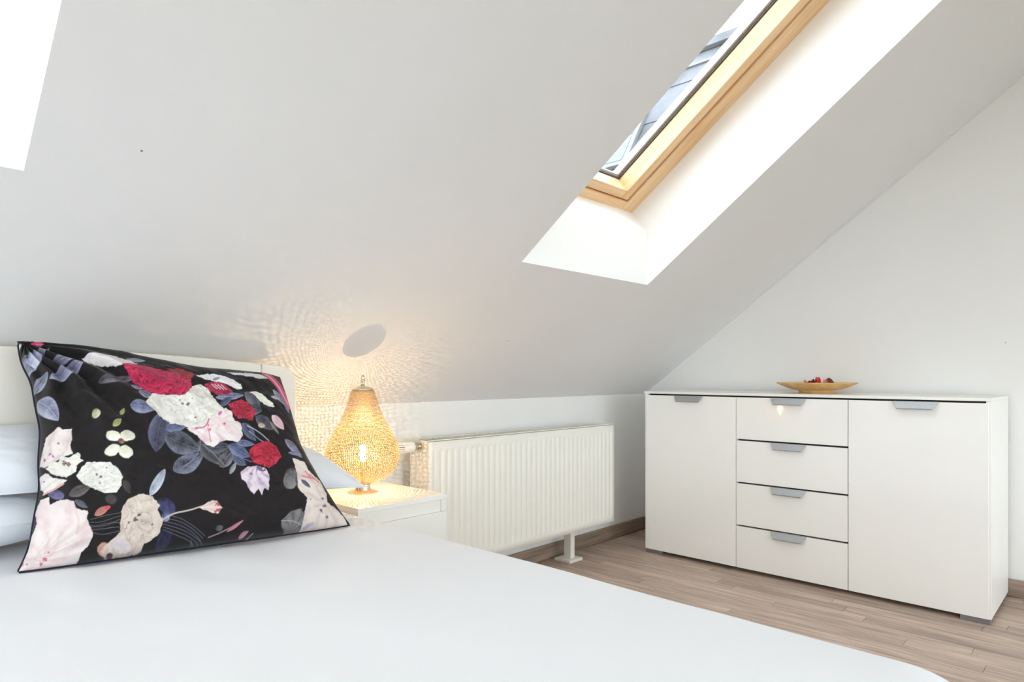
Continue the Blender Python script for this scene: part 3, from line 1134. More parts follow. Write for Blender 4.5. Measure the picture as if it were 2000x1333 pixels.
def cover_surface():
    """white cover: flat top with soft creases, rounded edges falling down at the sides and foot"""
    nu, nv = 220, 260
    rad = .040
    xs_in = np.linspace(BX0, BX1, nu)
    drop = [.0, .1, .2, .3, .4]
    # across: left skirt, top, right skirt ; along: foot skirt, top
    def across():
        pts = []
        for d in (.38, .30, .2, .12, .06):
            pts.append((BX0, -d))
        for k in range(9):
            a = PI - PI / 2 * k / 8
            pts.append((BX0 + rad + rad * math.cos(a), -rad + rad * math.sin(a)))
        for k in range(1, 180):
            pts.append((BX0 + rad + (BX1 - BX0 - 2 * rad) * k / 180, 0))
        for k in range(9):
            a = PI / 2 - PI / 2 * k / 8
            pts.append((BX1 - rad + rad * math.cos(a), -rad + rad * math.sin(a)))
        for d in (.06, .12, .2, .30, .38):
            pts.append((BX1, -d))
        return pts

    def along():
        pts = []
        for d in (.38, .30, .2, .12, .06):
            pts.append((BY0, -d))
        for k in range(9):
            a = PI - PI / 2 * k / 8
            pts.append((BY0 + rad + rad * math.cos(a), -rad + rad * math.sin(a)))
        for k in range(1, 230):
            pts.append((BY0 + rad + (BY1 - .012 - BY0 - rad) * k / 229, 0))
        return pts
    A = np.array(across())
    B = np.array(along())
    X = np.repeat(A[:, 0:1], len(B), 1)
    dA = np.repeat(A[:, 1:2], len(B), 1)
    Y = np.repeat(B[None, :, 0], len(A), 0)
    dB = np.repeat(B[None, :, 1], len(A), 0)
    Zq = BZT + np.minimum(dA, dB)
    # gentle waves, small pulls near the pillows
    w = .0035 * (fbm(X * 2.2 + 3, Y * 2.0 + 1, 11, 3) - .5) * 2
    w += .0016 * (fbm(X * 9 + Y * 3, Y * 5, 4, 3) - .5) * 2
    near = np.exp(-((Y - 1.38) / .10) ** 2) * np.clip((X - .2) / .1, 0, 1)
    ang = X * 34 + 8 * fbm(X * 3, Y * 3, 9, 2)
    w += .0035 * near * np.sin(ang) * fbm(X * 5, Y * 5, 21, 2)
    w -= .012 * np.clip(((X - .90) / .14), 0, 1) ** 2 * .6
    dent = np.exp(-((Y - .13) / .05) ** 2) * np.clip((X - .90) / .1, 0, 1)
    w -= .010 * np.exp(-(np.abs(X - .60) / .38) ** 6 - (np.abs(Y - 1.60 + .184 * (X - .6)) / .115) ** 4)
    Zq = Zq + np.where(np.minimum(dA, dB) > -.03, w, w * .3) - .025 * dent
    bul = .006 * (fbm(Y * 3, Zq * 3, 17, 3) - .5) * 2 - .02 * dent
    X = X + np.where(X > BX1 - .03, bul, 0)
    return np.stack([X, Y, Zq], -1)


me = grid_mesh('bed_cover', cover_surface())
cv = link('bed_cover', me, 'sheet', None, True)
tag(cv, 'smooth white cover spread over the bed', 'bed cover')


def coons(bot, top, left, right, U, V):
    """patch between four polylines, each resampled on a common parameter"""
    def curve(pl):
        pl = np.array(pl, float)
        d = np.concatenate([[0], np.cumsum(np.linalg.norm(np.diff(pl, axis=0), axis=1))])
        d /= d[-1]
        # gentle smoothing of the polyline
        tt = np.linspace(0, 1, 101)
        c = np.stack([np.interp(tt, d, pl[:, k]) for k in range(pl.shape[1])], 1)
        k = np.ones(9) / 9
        cs = c.copy()
        for q in range(c.shape[1]):
            pad = np.concatenate([2 * c[0, q] - c[4:0:-1, q], c[:, q], 2 * c[-1, q] - c[-2:-6:-1, q]])
            cs[:, q] = np.convolve(pad, k, 'valid')
        return lambda t: np.stack([np.interp(t, tt, cs[:, q]) for q in range(c.shape[1])], -1)
    b, t, l, r = curve(bot), curve(top), curve(left), curve(right)
    Ue, Ve = U[..., None], V[..., None]
    S = (1 - Ve) * b(U) + Ve * t(U) + (1 - Ue) * l(V) + Ue * r(V)
    z0 = np.zeros(1)
    o1 = np.ones(1)
    P00 = b(z0)[0]
    P10 = b(o1)[0]
    P01 = t(z0)[0]
    P11 = t(o1)[0]
    S -= (1 - Ue) * (1 - Ve) * P00 + Ue * (1 - Ve) * P10 + (1 - Ue) * Ve * P01 + Ue * Ve * P11
    return S


def puff(U, V, p=2.4, e=.62):
    a = 1 - np.abs(2 * U - 1) ** p
    b = 1 - np.abs(2 * V - 1) ** p
    return np.clip(a * b, 0, 1) ** e


def soft_pillow(name, corners, t_up, t_dn, sag, label, seed):
    """corners in 3d: front left, front right, back right, back left"""
    n = 90
    FL, FR, BR, BL = [np.array(c, float) for c in corners]
    g = np.linspace(0, 1, n)
    g = .5 - .5 * np.cos(PI * g)
    U, V = np.meshgrid(g, g, indexing='ij')
    mid = (FL + FR + BR + BL) / 4

    def side(a, b):
        t = np.linspace(0, 1, 21)[:, None]
        c = a + (b - a) * t
        pull = np.sin(PI * t) * sag
        inw = mid - (a + b) / 2
        inw /= np.linalg.norm(inw)
        return c + inw * pull
    S = coons(side(FL, FR), side(BL, BR), side(FL, BL), side(FR, BR), U, V)
    N_ = np.cross(FR - FL, BL - FL)
    N_ /= np.linalg.norm(N_)
    pf = puff(U, V, 2.2, .58)
    wr = (fbm(U * 7, V * 5, seed, 4) - .5) * .016 * pf + (fbm(U * 20, V * 4, seed + 3, 3) - .5) * .007 * pf
    up = S + N_ * (t_up * pf + wr)[..., None]
    dn = S - N_ * (t_dn * pf + wr * .5)[..., None]
    root = empty(name, (mid[0], mid[1], BZT))
    tag(root, label, 'pillow', 'white pillows at the headboard')
    me = bpy.data.meshes.new('case')
    a = grid_mesh('case', up)
    b = grid_mesh('case', dn[:, ::-1])
    bm = bmesh.new()
    bm.from_mesh(a)
    bm.from_mesh(b)
    bmesh.ops.remove_doubles(bm, verts=bm.verts, dist=.0004)
    bmesh.ops.recalc_face_normals(bm, faces=bm.faces)
    bm.to_mesh(me)
    bm.free()
    link('case', me, 'pillowcase', root, True)
    edge = [tuple(S[i, 0]) for i in range(0, n, 3)] + [tuple(S[n - 1, j]) for j in range(0, n, 3)] + [tuple(S[i, n - 1]) for i in range(n - 1, -1, -3)] + [tuple(S[0, j]) for j in range(n - 1, -1, -3)]
    MB().tube(edge, .0022, 6).build('hem', 'pillowcase', root, smooth=True)
    return root


soft_pillow('pillow', [(-.47, 1.690, .606), (.44, 1.690, .606), (.44, 1.838, .612), (-.45, 1.838, .612)], .072, .070, .008,
            'flat white pillow lying under another at the left edge of the picture', 5)
soft_pillow('pillow', [(-.47, 1.684, .668), (.43, 1.684, .668), (.41, 1.826, .806), (-.45, 1.826, .806)], .072, .010, .015,
            'thick white pillow on top of another at the left edge of the picture', 3)
soft_pillow('pillow', [(.47, 1.655, .640), (1.062, 1.580, .602), (1.032, 1.825, .690), (.49, 1.815, .76)], .082, .052, .012,
            'white pillow with a pointed corner sticking out beside the lamp', 8)

# ------------------------------------------------------------------ floral cushion
CB = np.array([.274, 1.573, .549])
_a = np.array([.928, 1.4525, .549]) - CB
CU = _a / np.linalg.norm(_a)
_l = math.radians(24)
CV = np.array([-CU[1] * math.sin(_l), CU[0] * math.sin(_l), math.cos(_l)])
CN = np.cross(CU, CV)
C_BOT = [(-0.009, -0.012), (0.034, -0.013), (0.093, -0.013), (0.174, -0.013), (0.252, -0.013), (0.345, -0.013), (0.434, -0.013), (0.541, -0.013), (0.605, -0.013), (0.663, -0.012)]
C_RIGHT = [(0.663, -0.012), (0.633, 0.039), (0.608, 0.089), (0.584, 0.149), (0.564, 0.201), (0.555, 0.264), (0.549, 0.321), (0.543, 0.365), (0.537, 0.397)]
C_TOP = [(-0.013, 0.484), (0.009, 0.484), (0.041, 0.478), (0.094, 0.473), (0.163, 0.461), (0.246, 0.439), (0.346, 0.416), (0.441, 0.41), (0.505, 0.407), (0.537, 0.397)]
C_LEFT = [(-0.009, -0.012), (0.002, 0.013), (0.01, 0.042), (0.016, 0.092), (0.025, 0.144), (0.023, 0.21), (0.027, 0.278), (0.018, 0.331), (0.011, 0.39), (-0.007, 0.433), (-0.013, 0.484)]


def cushion_surface(U, V, front=True):
    S = coons(C_BOT, C_TOP, C_LEFT, C_RIGHT, U, V)
    pf = puff(U, V, 3.0, .45)
    if front:
        h = .098 * pf
        # creases fanning from the top left and the lower left corners
        d1 = np.hypot(U - .02, (V - .98) * .8)
        a1 = np.arctan2((.98 - V) * .8, U - .02 + 1e-6)
        h = h + .010 * pf * np.exp(-(d1 / .42) ** 2) * np.sin(a1 * 17 + 5 * fbm(U * 5, V * 5, 3, 2)) * 2.2
        d2 = np.hypot(U - .02, V - .03)
        a2 = np.arctan2(V - .03, U - .02 + 1e-6)
        h = h + .008 * pf * np.exp(-(d2 / .3) ** 2) * np.sin(a2 * 14 + 4 * fbm(U * 5, V * 5, 8, 2))
        h = h + (fbm(U * 5, V * 4, 31, 4) - .5) * .030 * pf + (np.abs(fbm(U * 7 + V * 2, V * 9 - U * 3, 51, 3) - .5)) * -.022 * pf + (fbm(U * 20 + V * 6, V * 13, 5, 3) - .5) * .009 * pf
    else:
        h = -.046 * puff(U, V, 3.6, .34) * np.clip(V * 2.4, .12, 1)
    P = CB + S[..., 0:1] * CU + S[..., 1:2] * CV + h[..., None] * CN
    return P


# cloth coordinates of the print: cubic in the two directions of the cloth
PRINT_MAP = [(46.52, 1118.1), (136.46, -546.06), (-138.61, 26.68), (-13.32, 64.21), (817.09, -195.36), (-433.77, 306.39), (232.27, -105.44), (-149.29, 182.95), (82.21, -38.24), (-23.05, -87.27)]


def print_coords(U, V):
    i = 0
    out = [0, 0]
    for a in range(4):
        for b in range(4 - a):
            t = U ** a * V ** b
            out[0] = out[0] + PRINT_MAP[i][0] * t
            out[1] = out[1] + PRINT_MAP[i][1] * t
            i += 1
    return out[0], out[1]
# ---- end of surface


class Cloth:
    """paints a flat printed pattern on scattered points (x, y in print units)"""

    def __init__(self, x, y, base):
        self.x, self.y = x, y
        self.c = np.tile(np.array(srgb(*base)), (len(x), 1))

    def sel(self, x0, x1, y0, y1):
        return np.nonzero((self.x > x0) & (self.x < x1) & (self.y > y0) & (self.y < y1))[0]

    def mix(self, idx, col, al):
        self.c[idx] = self.c[idx] * (1 - al[:, None]) + col * al[:, None]

    def leaf(self, x0, y0, x1, y1, w, dark, light, bend=0.0, alpha=1.0, rib=True):
        L = math.hypot(x1 - x0, y1 - y0)
        ux, uy = (x1 - x0) / L, (y1 - y0) / L
        m = w + abs(bend) + 4
        i = self.sel(min(x0, x1) - m, max(x0, x1) + m, min(y0, y1) - m, max(y0, y1) + m)
        if not len(i):
            return
        dx, dy = self.x[i] - x0, self.y[i] - y0
        t = (dx * ux + dy * uy) / L
        n = -dx * uy + dy * ux
        n = n - bend * np.sin(PI * np.clip(t, 0, 1))
        wid = w * np.clip(np.sin(PI * np.clip(t, 0, 1) ** .85), 0, 1) ** .75
        ins = np.clip((wid - np.abs(n)) / 1.3, 0, 1) * ((t > 0) & (t < 1))
        D, Lc = np.array(srgb(*dark)), np.array(srgb(*light))
        q = np.clip(np.abs(n) / (wid + 1e-3), 0, 1)
        sh = .10 + .72 * q * np.where(n > 0, 1.0, .45) + .55 * (fbm(self.x[i] / 9 + x0, self.y[i] / 9, 7, 3) - .5)
        sh = sh + .12 * np.clip(np.sin((t * 8 - q * 1.8) * 2 * PI) * 3 - 2, 0, 1) * (q > .06)
        if rib:
            sh = np.where(np.abs(n) < .6, np.maximum(sh, .62), sh)
        sh = np.clip(sh, 0, 1)[:, None]
        self.mix(i, D * (1 - sh) + Lc * sh, ins * alpha)

    def flower(self, poly, dark, light, kind='white', cen=None, lines=None, seed=0, rough=1.5, rings=4):
        poly = np.array(poly, float)
        x0, y0 = poly.min(0) - 5
        x1, y1 = poly.max(0) + 5
        i = self.sel(x0, x1, y0, y1)
        if not len(i):
            return
        px = self.x[i] + (fbm(self.x[i] / 5, self.y[i] / 5, seed + 3, 2) - .5) * 2 * rough
        pyy = self.y[i] + (fbm(self.x[i] / 5 + 50, self.y[i] / 5, seed + 9, 2) - .5) * 2 * rough
        inside = np.zeros(len(i), bool)
        dist = np.full(len(i), 1e9)
        n = len(poly)
        for k in range(n):
            ax, ay = poly[k]
            bx, by = poly[(k + 1) % n]
            cond = ((ay > pyy) != (by > pyy))
            xi = (bx - ax) * (pyy - ay) / ((by - ay) if by != ay else 1e-9) + ax
            inside ^= cond & (px < xi)
            L2 = (bx - ax) ** 2 + (by - ay) ** 2 + 1e-9
            t = np.clip(((px - ax) * (bx - ax) + (pyy - ay) * (by - ay)) / L2, 0, 1)
            dist = np.minimum(dist, np.hypot(px - ax - t * (bx - ax), pyy - ay - t * (by - ay)))
        al = np.where(inside, np.clip(dist / 1.0, 0, 1), 0)
        cx, cy = poly.mean(0) if cen is None else cen
        sx, sy = (x1 - x0) / 2, (y1 - y0) / 2
        ex, ey = (px - cx) / sx, (pyy - cy) / sy
        r = np.hypot(ex, ey)
        th = np.arctan2(ey, ex)
        D, Lc = np.array(srgb(*dark)), np.array(srgb(*light))
        nz = fbm(px / 10 + seed, pyy / 10, seed, 3)
        if kind == 'rose':
            ph = r * rings + .55 * np.sin(th * 3 + seed + r * 4) + .35 * np.sin(th * 5 - seed * 2 - r * 7) + (nz - .5) * 1.3
            f = ph - np.floor(ph)
            sh = .30 + .62 * f + (nz - .5) * .5
            k = np.floor(ph)
            fa = th * (3 + np.clip(k, 0, 4)) / (2 * PI) + k * .41 + (nz - .5) * .3
            fa = np.abs(fa - np.floor(fa) - .5) * 2
            sh = sh - .45 * np.clip((fa - .75) / .25, 0, 1)
            sh = np.where(f < .10, .02, sh)
            sh = sh * np.clip(.55 + r * .6, .4, 1.1)
        elif kind == 'white':
            ph = r * rings * .7 + .5 * np.sin(th * 3 + seed) + .3 * np.sin(th * 5 - seed) + (nz - .5) * 1.2
            f = ph - np.floor(ph)
            k = np.floor(ph)
            fa = th * (3 + np.clip(k, 0, 4)) / (2 * PI) + k * .37 + (nz - .5) * .25
            fa = np.abs(fa - np.floor(fa) - .5) * 2
            sh = .50 + .46 * f + (nz - .5) * .45 - .30 * np.clip((fa - .72) / .28, 0, 1) * (r > .12)
            sh = np.where(f < .07, .12, sh)
        else:                   # petals with streaks running out from the heart
            ph = th * 5 + 2.2 * (fbm(ex * 2 + seed, ey * 2, seed + 5, 2) - .5) + .8 * r
            f = ph / (2 * PI) * 2
            f = f - np.floor(f)
            st = np.abs(f - .5) * 2
            sh = .50 + .55 * np.clip(st * 1.5, 0, 1) * np.clip(.45 + r * 1.1, 0, 1) + (nz - .5) * .6
            ring = r * 3 + .5 * np.sin(th * 4 + seed) + (nz - .5) * 1.4
            ring = ring - np.floor(ring)
            sh = sh - .28 * np.clip(1 - ring / .10, 0, 1)
        sh = np.clip(sh, 0, 1)[:, None]
        col = D * (1 - sh) + Lc * sh
        self.mix(i, col, al)
        if lines is not None:
            lc, pts = lines
            for (lx, ly, lr) in pts:
                d = np.hypot(self.x[i] - lx, (self.y[i] - ly) * 1.2) + (fbm(self.x[i] / 3, self.y[i] / 3, seed + 31, 2) - .5) * lr * 1.6
                a = np.clip((lr - d) / 1.5, 0, 1) * (al > .3)
                self.mix(i, np.array(srgb(*lc)), a * .85)

    def blob(self, cx, cy, rx, ry, dark, light, rot=0.0, seed=0, alpha=1.0):
        m = max(rx, ry) + 4
        i = self.sel(cx - m, cx + m, cy - m, cy + m)
        if not len(i):
            return
        c, s = math.cos(rot), math.sin(rot)
        dx, dy = self.x[i] - cx, self.y[i] - cy
        a, b = (dx * c + dy * s) / rx, (-dx * s + dy * c) / ry
        nz = fbm(self.x[i] / 6 + seed, self.y[i] / 6, seed, 3)
        r = np.hypot(a, b) + (nz - .5) * .28
        al = np.clip((1 - r) * min(rx, ry) / 1.3, 0, 1) * alpha
        D, Lc = np.array(srgb(*dark)), np.array(srgb(*light))
        sh = np.clip(.5 + .45 * a * .6 + .5 * b * .6 + (nz - .5) * .9, 0, 1)[:, None]
        self.mix(i, D * (1 - sh) + Lc * sh, al)

    def stroke(self, pts, w, col, alpha=.9):
        pts = np.array(pts, float)
        # smooth the polyline
        for _ in range(2):
            q = [pts[0]]
            for a, b in zip(pts[:-1], pts[1:]):
                q += [a * .75 + b * .25, a * .25 + b * .75]
            q.append(pts[-1])
            pts = np.array(q)
        i = self.sel(pts[:, 0].min() - w - 2, pts[:, 0].max() + w + 2, pts[:, 1].min() - w - 2, pts[:, 1].max() + w + 2)
        if not len(i):
            return
        d = np.full(len(i), 1e9)
        for (ax, ay), (bx, by) in zip(pts[:-1], pts[1:]):
            L2 = (bx - ax) ** 2 + (by - ay) ** 2 + 1e-9
            t = np.clip(((self.x[i] - ax) * (bx - ax) + (self.y[i] - ay) * (by - ay)) / L2, 0, 1)
            d = np.minimum(d, np.hypot(self.x[i] - ax - t * (bx - ax), self.y[i] - ay - t * (by - ay)))
        al = np.clip((w - d) / .8 + .3, 0, 1) * alpha
        self.mix(i, np.array(srgb(*col)), al)


def paint(x, y):
    c = Cloth(x, y, (19, 11, 13))
    LAV = ((70, 68, 98), (196, 198, 216))
    BLU = ((34, 38, 62), (122, 130, 160))
    GRY = ((32, 31, 40), (136, 138, 150))
    DKG = ((30, 28, 36), (92, 92, 106))
    # ---- leaves
    c.leaf(38, 700, 98, 680, 9, *LAV, bend=3)
    c.leaf(42, 722, 90, 688, 12, *LAV)
    c.blob(70, 700, 14, 13, (150, 150, 190), (226, 228, 240), .4, 1)
    c.leaf(98, 704, 154, 703, 7, *LAV)
    c.leaf(95, 741, 167, 709, 12, (92, 90, 126), (200, 202, 220))
    c.leaf(246, 702, 286, 702, 5, *LAV)
    c.leaf(190, 746, 262, 741, 9, (54, 46, 52), (150, 146, 160), alpha=.85, rib=False)
    c.leaf(66, 756, 92, 728, 12, *LAV)
    c.leaf(74, 772, 112, 820, 17, (96, 96, 132), (208, 210, 224), bend=-3)
    c.leaf(254, 756, 278, 760, 5, *LAV)
    c.leaf(270, 766, 302, 776, 8, (60, 60, 90), (180, 182, 200))
    c.leaf(254, 792, 304, 802, 13, (70, 74, 108), (164, 168, 196))
    c.leaf(316, 806, 307, 882, 21, (44, 44, 60), (112, 114, 140))
    c.leaf(326, 836, 372, 820, 14, (60, 64, 96), (140, 146, 178))
    c.leaf(326, 848, 392, 880, 22, (34, 34, 44), (130, 132, 148))
    c.leaf(338, 920, 398, 888, 19, (40, 40, 54), (150, 154, 174))
    c.leaf(388, 862, 440, 908, 17, (34, 34, 40), (120, 122, 130))
    c.leaf(404, 874, 452, 872, 12, (40, 40, 46), (110, 112, 122))
    c.leaf(430, 912, 458, 876, 13, (44, 42, 48), (150, 146, 152))
    c.leaf(448, 868, 490, 892, 13, (44, 50, 86), (140, 150, 186))
    c.leaf(456, 892, 482, 908, 9, *BLU)
    c.leaf(450, 924, 462, 902, 5, (90, 92, 100), (190, 192, 200))
    c.leaf(420, 776, 474, 776, 8, (50, 54, 96), (190, 198, 226))
    c.leaf(428, 792, 452, 778, 7, *BLU)
    c.leaf(476, 768, 506, 800, 11, (50, 52, 62), (140, 142, 156))
    c.leaf(486, 800, 510, 806, 12, (44, 44, 54), (112, 114, 126))
    c.leaf(498, 816, 534, 842, 11, (40, 40, 48), (116, 116, 124))
    c.leaf(474, 826, 502, 862, 9, *BLU)
    c.leaf(462, 862, 500, 868, 7, (60, 66, 104), (150, 156, 190))
    c.leaf(532, 762, 562, 794, 7, *LAV)
    c.leaf(552, 774, 566, 804, 6, (60, 60, 84), (160, 162, 186))
    c.leaf(558, 858, 592, 892, 9, (40, 38, 66), (190, 190, 214))
    c.leaf(562, 886, 592, 884, 5, (70, 70, 100), (180, 180, 206))
    c.leaf(134, 972, 176, 950, 11, (52, 42, 42), (128, 120, 118))
    c.leaf(146, 980, 172, 994, 6, *GRY)
    c.blob(108, 966, 20, 10, (60, 56, 92), (130, 128, 168), .5, 6)
    c.blob(216, 976, 12, 10, (44, 38, 40), (84, 80, 84), .3, 8, .8)
    c.leaf(240, 940, 254, 966, 7, (50, 40, 40), (96, 84, 84), alpha=.7)
    c.leaf(292, 970, 322, 916, 10, (120, 130, 150), (216, 220, 228))
    c.blob(324, 990, 20, 15, (26, 24, 48), (74, 76, 122), .6, 9)
    c.blob(322, 1010, 9, 9, (50, 56, 100), (150, 160, 200), 0, 4)
    c.blob(322, 1050, 14, 22, (18, 16, 36), (52, 50, 84), .4, 5)
    c.blob(566, 938, 15, 22, (66, 64, 66), (158, 154, 154), .2, 11)
    c.blob(584, 948, 8, 18, (70, 66, 70), (140, 134, 136), -.4, 12)
    c.flower([(550, 1018), (568, 1000), (588, 994), (597, 1008), (593, 1039), (566, 1039), (554, 1028)], (58, 56, 60), (132, 128, 130), 'petal', (575, 1036), seed=41, rough=1)
    c.stroke([(552, 1018), (572, 1018), (596, 1026)], 1.0, (170, 166, 168))
    # ---- stems and tendrils
    for k in range(6):
        yy = 1012 + k * 5
        c.stroke([(176, yy + 4), (200, yy - 3 + (k % 3) * 6), (234, yy - 10 + 2 * k)], .55, (140, 140, 148), .6)
    for k in range(6):
        c.stroke([(318, 1008 + 5 * k), (346, 1008 + 7 * k), (374, 1024 + 5.5 * k), (404 - 3 * (k % 3), 1044 + 4 * k)], .55, (140, 142, 166), .6)
    c.stroke([(378, 1052), (384, 1064), (398, 1060)], .8, (150, 150, 170), .6)
    c.stroke([(312, 1018), (340, 1001), (366, 998), (392, 990)], 1.6, (196, 184, 176))
    c.stroke([(394, 852), (392, 880), (376, 900), (350, 918)], 1.0, (140, 132, 146), .8)
    c.stroke([(398, 868), (420, 884), (438, 906)], .9, (150, 146, 160), .8)
    c.stroke([(444, 866), (452, 882), (470, 892), (492, 902)], .9, (120, 124, 160), .8)
    c.stroke([(484, 832), (508, 846), (526, 862)], 1.0, (190, 192, 204), .8)
    c.stroke([(488, 842), (506, 858), (518, 866)], .8, (170, 172, 190), .8)
    c.stroke([(412, 1046), (440, 1036), (474, 1018)], 1.2, (180, 150, 160), .8)
    c.leaf(446, 1037, 476, 1017, 4, (150, 50, 80), (228, 170, 180))
    c.leaf(474, 1046, 490, 1036, 5, (150, 60, 90), (220, 180, 190))
    c.stroke([(492, 1048), (500, 1040)], 1.0, (190, 170, 180))
    c.blob(430, 1030, 8, 6, (60, 56, 60), (120, 116, 120), 0, 3, .8)
    # ---- small flowers
    c.blob(186, 811, 9, 9, (130, 128, 84), (236, 230, 206), 0, 2)
    c.leaf(234, 812, 243, 796, 5, (120, 118, 60), (206, 206, 140))
    c.leaf(220, 838, 236, 821, 7, (120, 118, 60), (206, 208, 146))
    c.blob(72, 672, 15, 5, (206, 46, 100), (240, 150, 180), .1, 3)
    c.blob(37, 672, 4, 5, (200, 190, 204), (230, 224, 232), 0, 3)
    for (a, b, ra, rb, ro) in ((222, 856, 15, 10, .3), (250, 854, 16, 12, -.2), (221, 882, 16, 11, -.3), (246, 886, 15, 13, .4)):
        c.blob(a, b, ra, rb, (214, 212, 188), (246, 245, 232), ro, int(a))
    c.blob(238, 866, 7, 5, (110, 66, 60), (170, 130, 110), .4, 3)
    # ---- white blossoms on the left
    c.flower([(112, 831), (122, 837), (140, 835), (143, 856), (140, 866), (144, 888), (128, 892), (112, 898), (88, 908), (78, 902), (86, 870), (90, 848)], (206, 172, 186), (238, 228, 222), 'petal', (86, 905), ((166, 56, 140), [(116, 864, 3), (100, 884, 4), (120, 876, 3), (88, 893, 4), (106, 888, 3)]), seed=12)
    c.flower([(90, 910), (102, 898), (116, 900), (120, 890), (138, 894), (154, 884), (160, 888), (158, 898), (166, 901), (150, 910), (148, 924), (128, 934), (104, 926)], (214, 206, 196), (243, 240, 230), 'white', (128, 908), ((112, 62, 84), [(127, 905, 6), (134, 908, 5)]), seed=13, rough=1.6)
    c.flower([(76, 924), (90, 918), (102, 930), (122, 936), (130, 940), (110, 952), (86, 964), (78, 952)], (210, 190, 196), (240, 234, 228), 'petal', (126, 930), ((150, 70, 130), [(84, 936, 2.5), (96, 944, 2)]), seed=14, rough=1.6)
    c.stroke([(84, 964), (104, 956), (122, 946)], 2.2, (226, 180, 168))
    c.flower([(146, 932), (158, 916), (170, 904), (190, 902), (216, 904), (230, 916), (238, 932), (236, 948), (228, 964), (202, 964), (178, 954), (160, 948)], (196, 188, 184), (240, 238, 230), 'white', (194, 930), ((74, 64, 86), [(188, 927, 3), (196, 932, 4), (193, 944, 2.5), (207, 914, 2)]), seed=15)
    c.flower([(78, 974), (96, 970), (98, 986), (118, 978), (144, 982), (148, 994), (172, 1000), (170, 1016), (176, 1028), (182, 1046), (174, 1066), (162, 1078), (160, 1092), (148, 1108), (112, 1116), (72, 1122), (34, 1124), (40, 1096), (56, 1080), (60, 1050), (72, 1024), (70, 996)], (218, 186, 190), (236, 224, 222), 'petal', (92, 1100), ((200, 62, 90), [(92, 1094, 5), (86, 1102, 4), (98, 1080, 3), (48, 1104, 6), (60, 1104, 3)]), seed=16)
    c.stroke([(148, 996), (154, 1020), (150, 1044)], 3.0, (228, 196, 190), .6)
    c.leaf(184, 1008, 214, 990, 7, (150, 96, 84), (228, 150, 140))
    c.blob(210, 993, 7, 4, (196, 60, 76), (226, 96, 104), -.5, 4)
    # ---- beige rose at the bottom
    c.blob(206, 1070, 14, 12, (170, 120, 100), (224, 190, 176), .5, 5)
    c.flower([(232, 1024), (238, 992), (248, 976), (276, 965), (296, 970), (311, 990), (305, 998), (317, 1016), (312, 1040), (296, 1054), (284, 1060), (280, 1072), (256, 1078), (234, 1082), (216, 1086), (200, 1076), (206, 1064), (222, 1050), (234, 1038)], (176, 156, 148), (222, 208, 196), 'white', (264, 1016), ((60, 44, 56), [(262, 1016, 5), (270, 1008, 4), (250, 1022, 4), (296, 1024, 2.5), (264, 998, 2)]), seed=17)
    c.blob(240, 1064, 20, 12, (200, 190, 204), (232, 222, 218), .2, 6, .8)
    c.blob(220, 1080, 8, 5, (60, 24, 40), (110, 60, 80), 0, 2)
    # ---- tulips
    c.flower([(386, 993), (402, 983), (414, 977), (424, 978), (434, 992), (426, 1004), (414, 1003), (402, 998)], (200, 150, 150), (230, 212, 204), 'petal', (386, 993), ((170, 34, 66), [(426, 984, 6), (428, 996, 5), (420, 1001, 4)]), seed=18, rough=1)
    c.flower([(470, 920), (484, 910), (502, 910), (520, 918), (526, 934), (524, 960), (516, 956), (511, 971), (504, 958), (495, 968), (486, 960), (480, 942), (472, 936)], (110, 90, 136), (226, 210, 220), 'petal', (500, 908), ((84, 70, 112), [(506, 916, 6), (490, 926, 3), (515, 920, 4)]), seed=19, rough=1.4)
    # ---- upper cluster
    c.flower([(160, 700), (188, 691), (220, 693), (246, 702), (272, 711), (236, 721), (192, 716), (172, 708)], (214, 200, 206), (240, 236, 234), 'white', (232, 706), seed=20)
    c.flower([(326, 718), (350, 716), (384, 728), (372, 738), (340, 728)], (110, 40, 46), (170, 70, 78), 'rose', seed=21)
    c.flower([(236, 716), (260, 712), (290, 714), (340, 726), (373, 738), (375, 760), (360, 774), (320, 772), (288, 766), (258, 748)], (122, 14, 48), (226, 54, 100), 'rose', (306, 742), seed=22, rings=5.5)
    c.flower([(382, 730), (406, 727), (430, 733), (452, 743), (469, 754), (472, 763), (460, 764), (440, 753), (420, 746), (400, 739)], (210, 204, 208), (240, 238, 236), 'white', seed=23)
    c.flower([(442, 728), (480, 729), (510, 732), (528, 742), (505, 743), (480, 738), (455, 733)], (206, 200, 200), (236, 232, 230), 'white', seed=24)
    c.stroke([(524, 730), (550, 754), (566, 786)], 8.0, (206, 84, 116))
    c.stroke([(524, 731), (549, 756), (563, 784)], 2.0, (236, 170, 186))
    c.leaf(414, 742, 430, 738, 4, *LAV)
    c.flower([(398, 748), (418, 745), (436, 751), (453, 766), (444, 774), (424, 772), (410, 765)], (110, 18, 46), (206, 66, 100), 'rose', seed=25, rings=3)
    for k in range(4):
        c.stroke([(412 + 6 * k, 750 + k), (422 + 6 * k, 760 + k)], 1.1, (236, 196, 208), .8)
    c.flower([(284, 788), (296, 768), (324, 771), (360, 773), (376, 752), (392, 747), (404, 757), (414, 771), (428, 790), (441, 801), (420, 812), (412, 822), (406, 838), (384, 840), (360, 828), (335, 825), (312, 813), (298, 800)], (196, 188, 180), (238, 236, 228), 'white', (360, 790), ((64, 62, 60), [(357, 787, 4), (368, 788, 4), (352, 781, 2), (384, 812, 2.5), (374, 780, 2)]), seed=26)
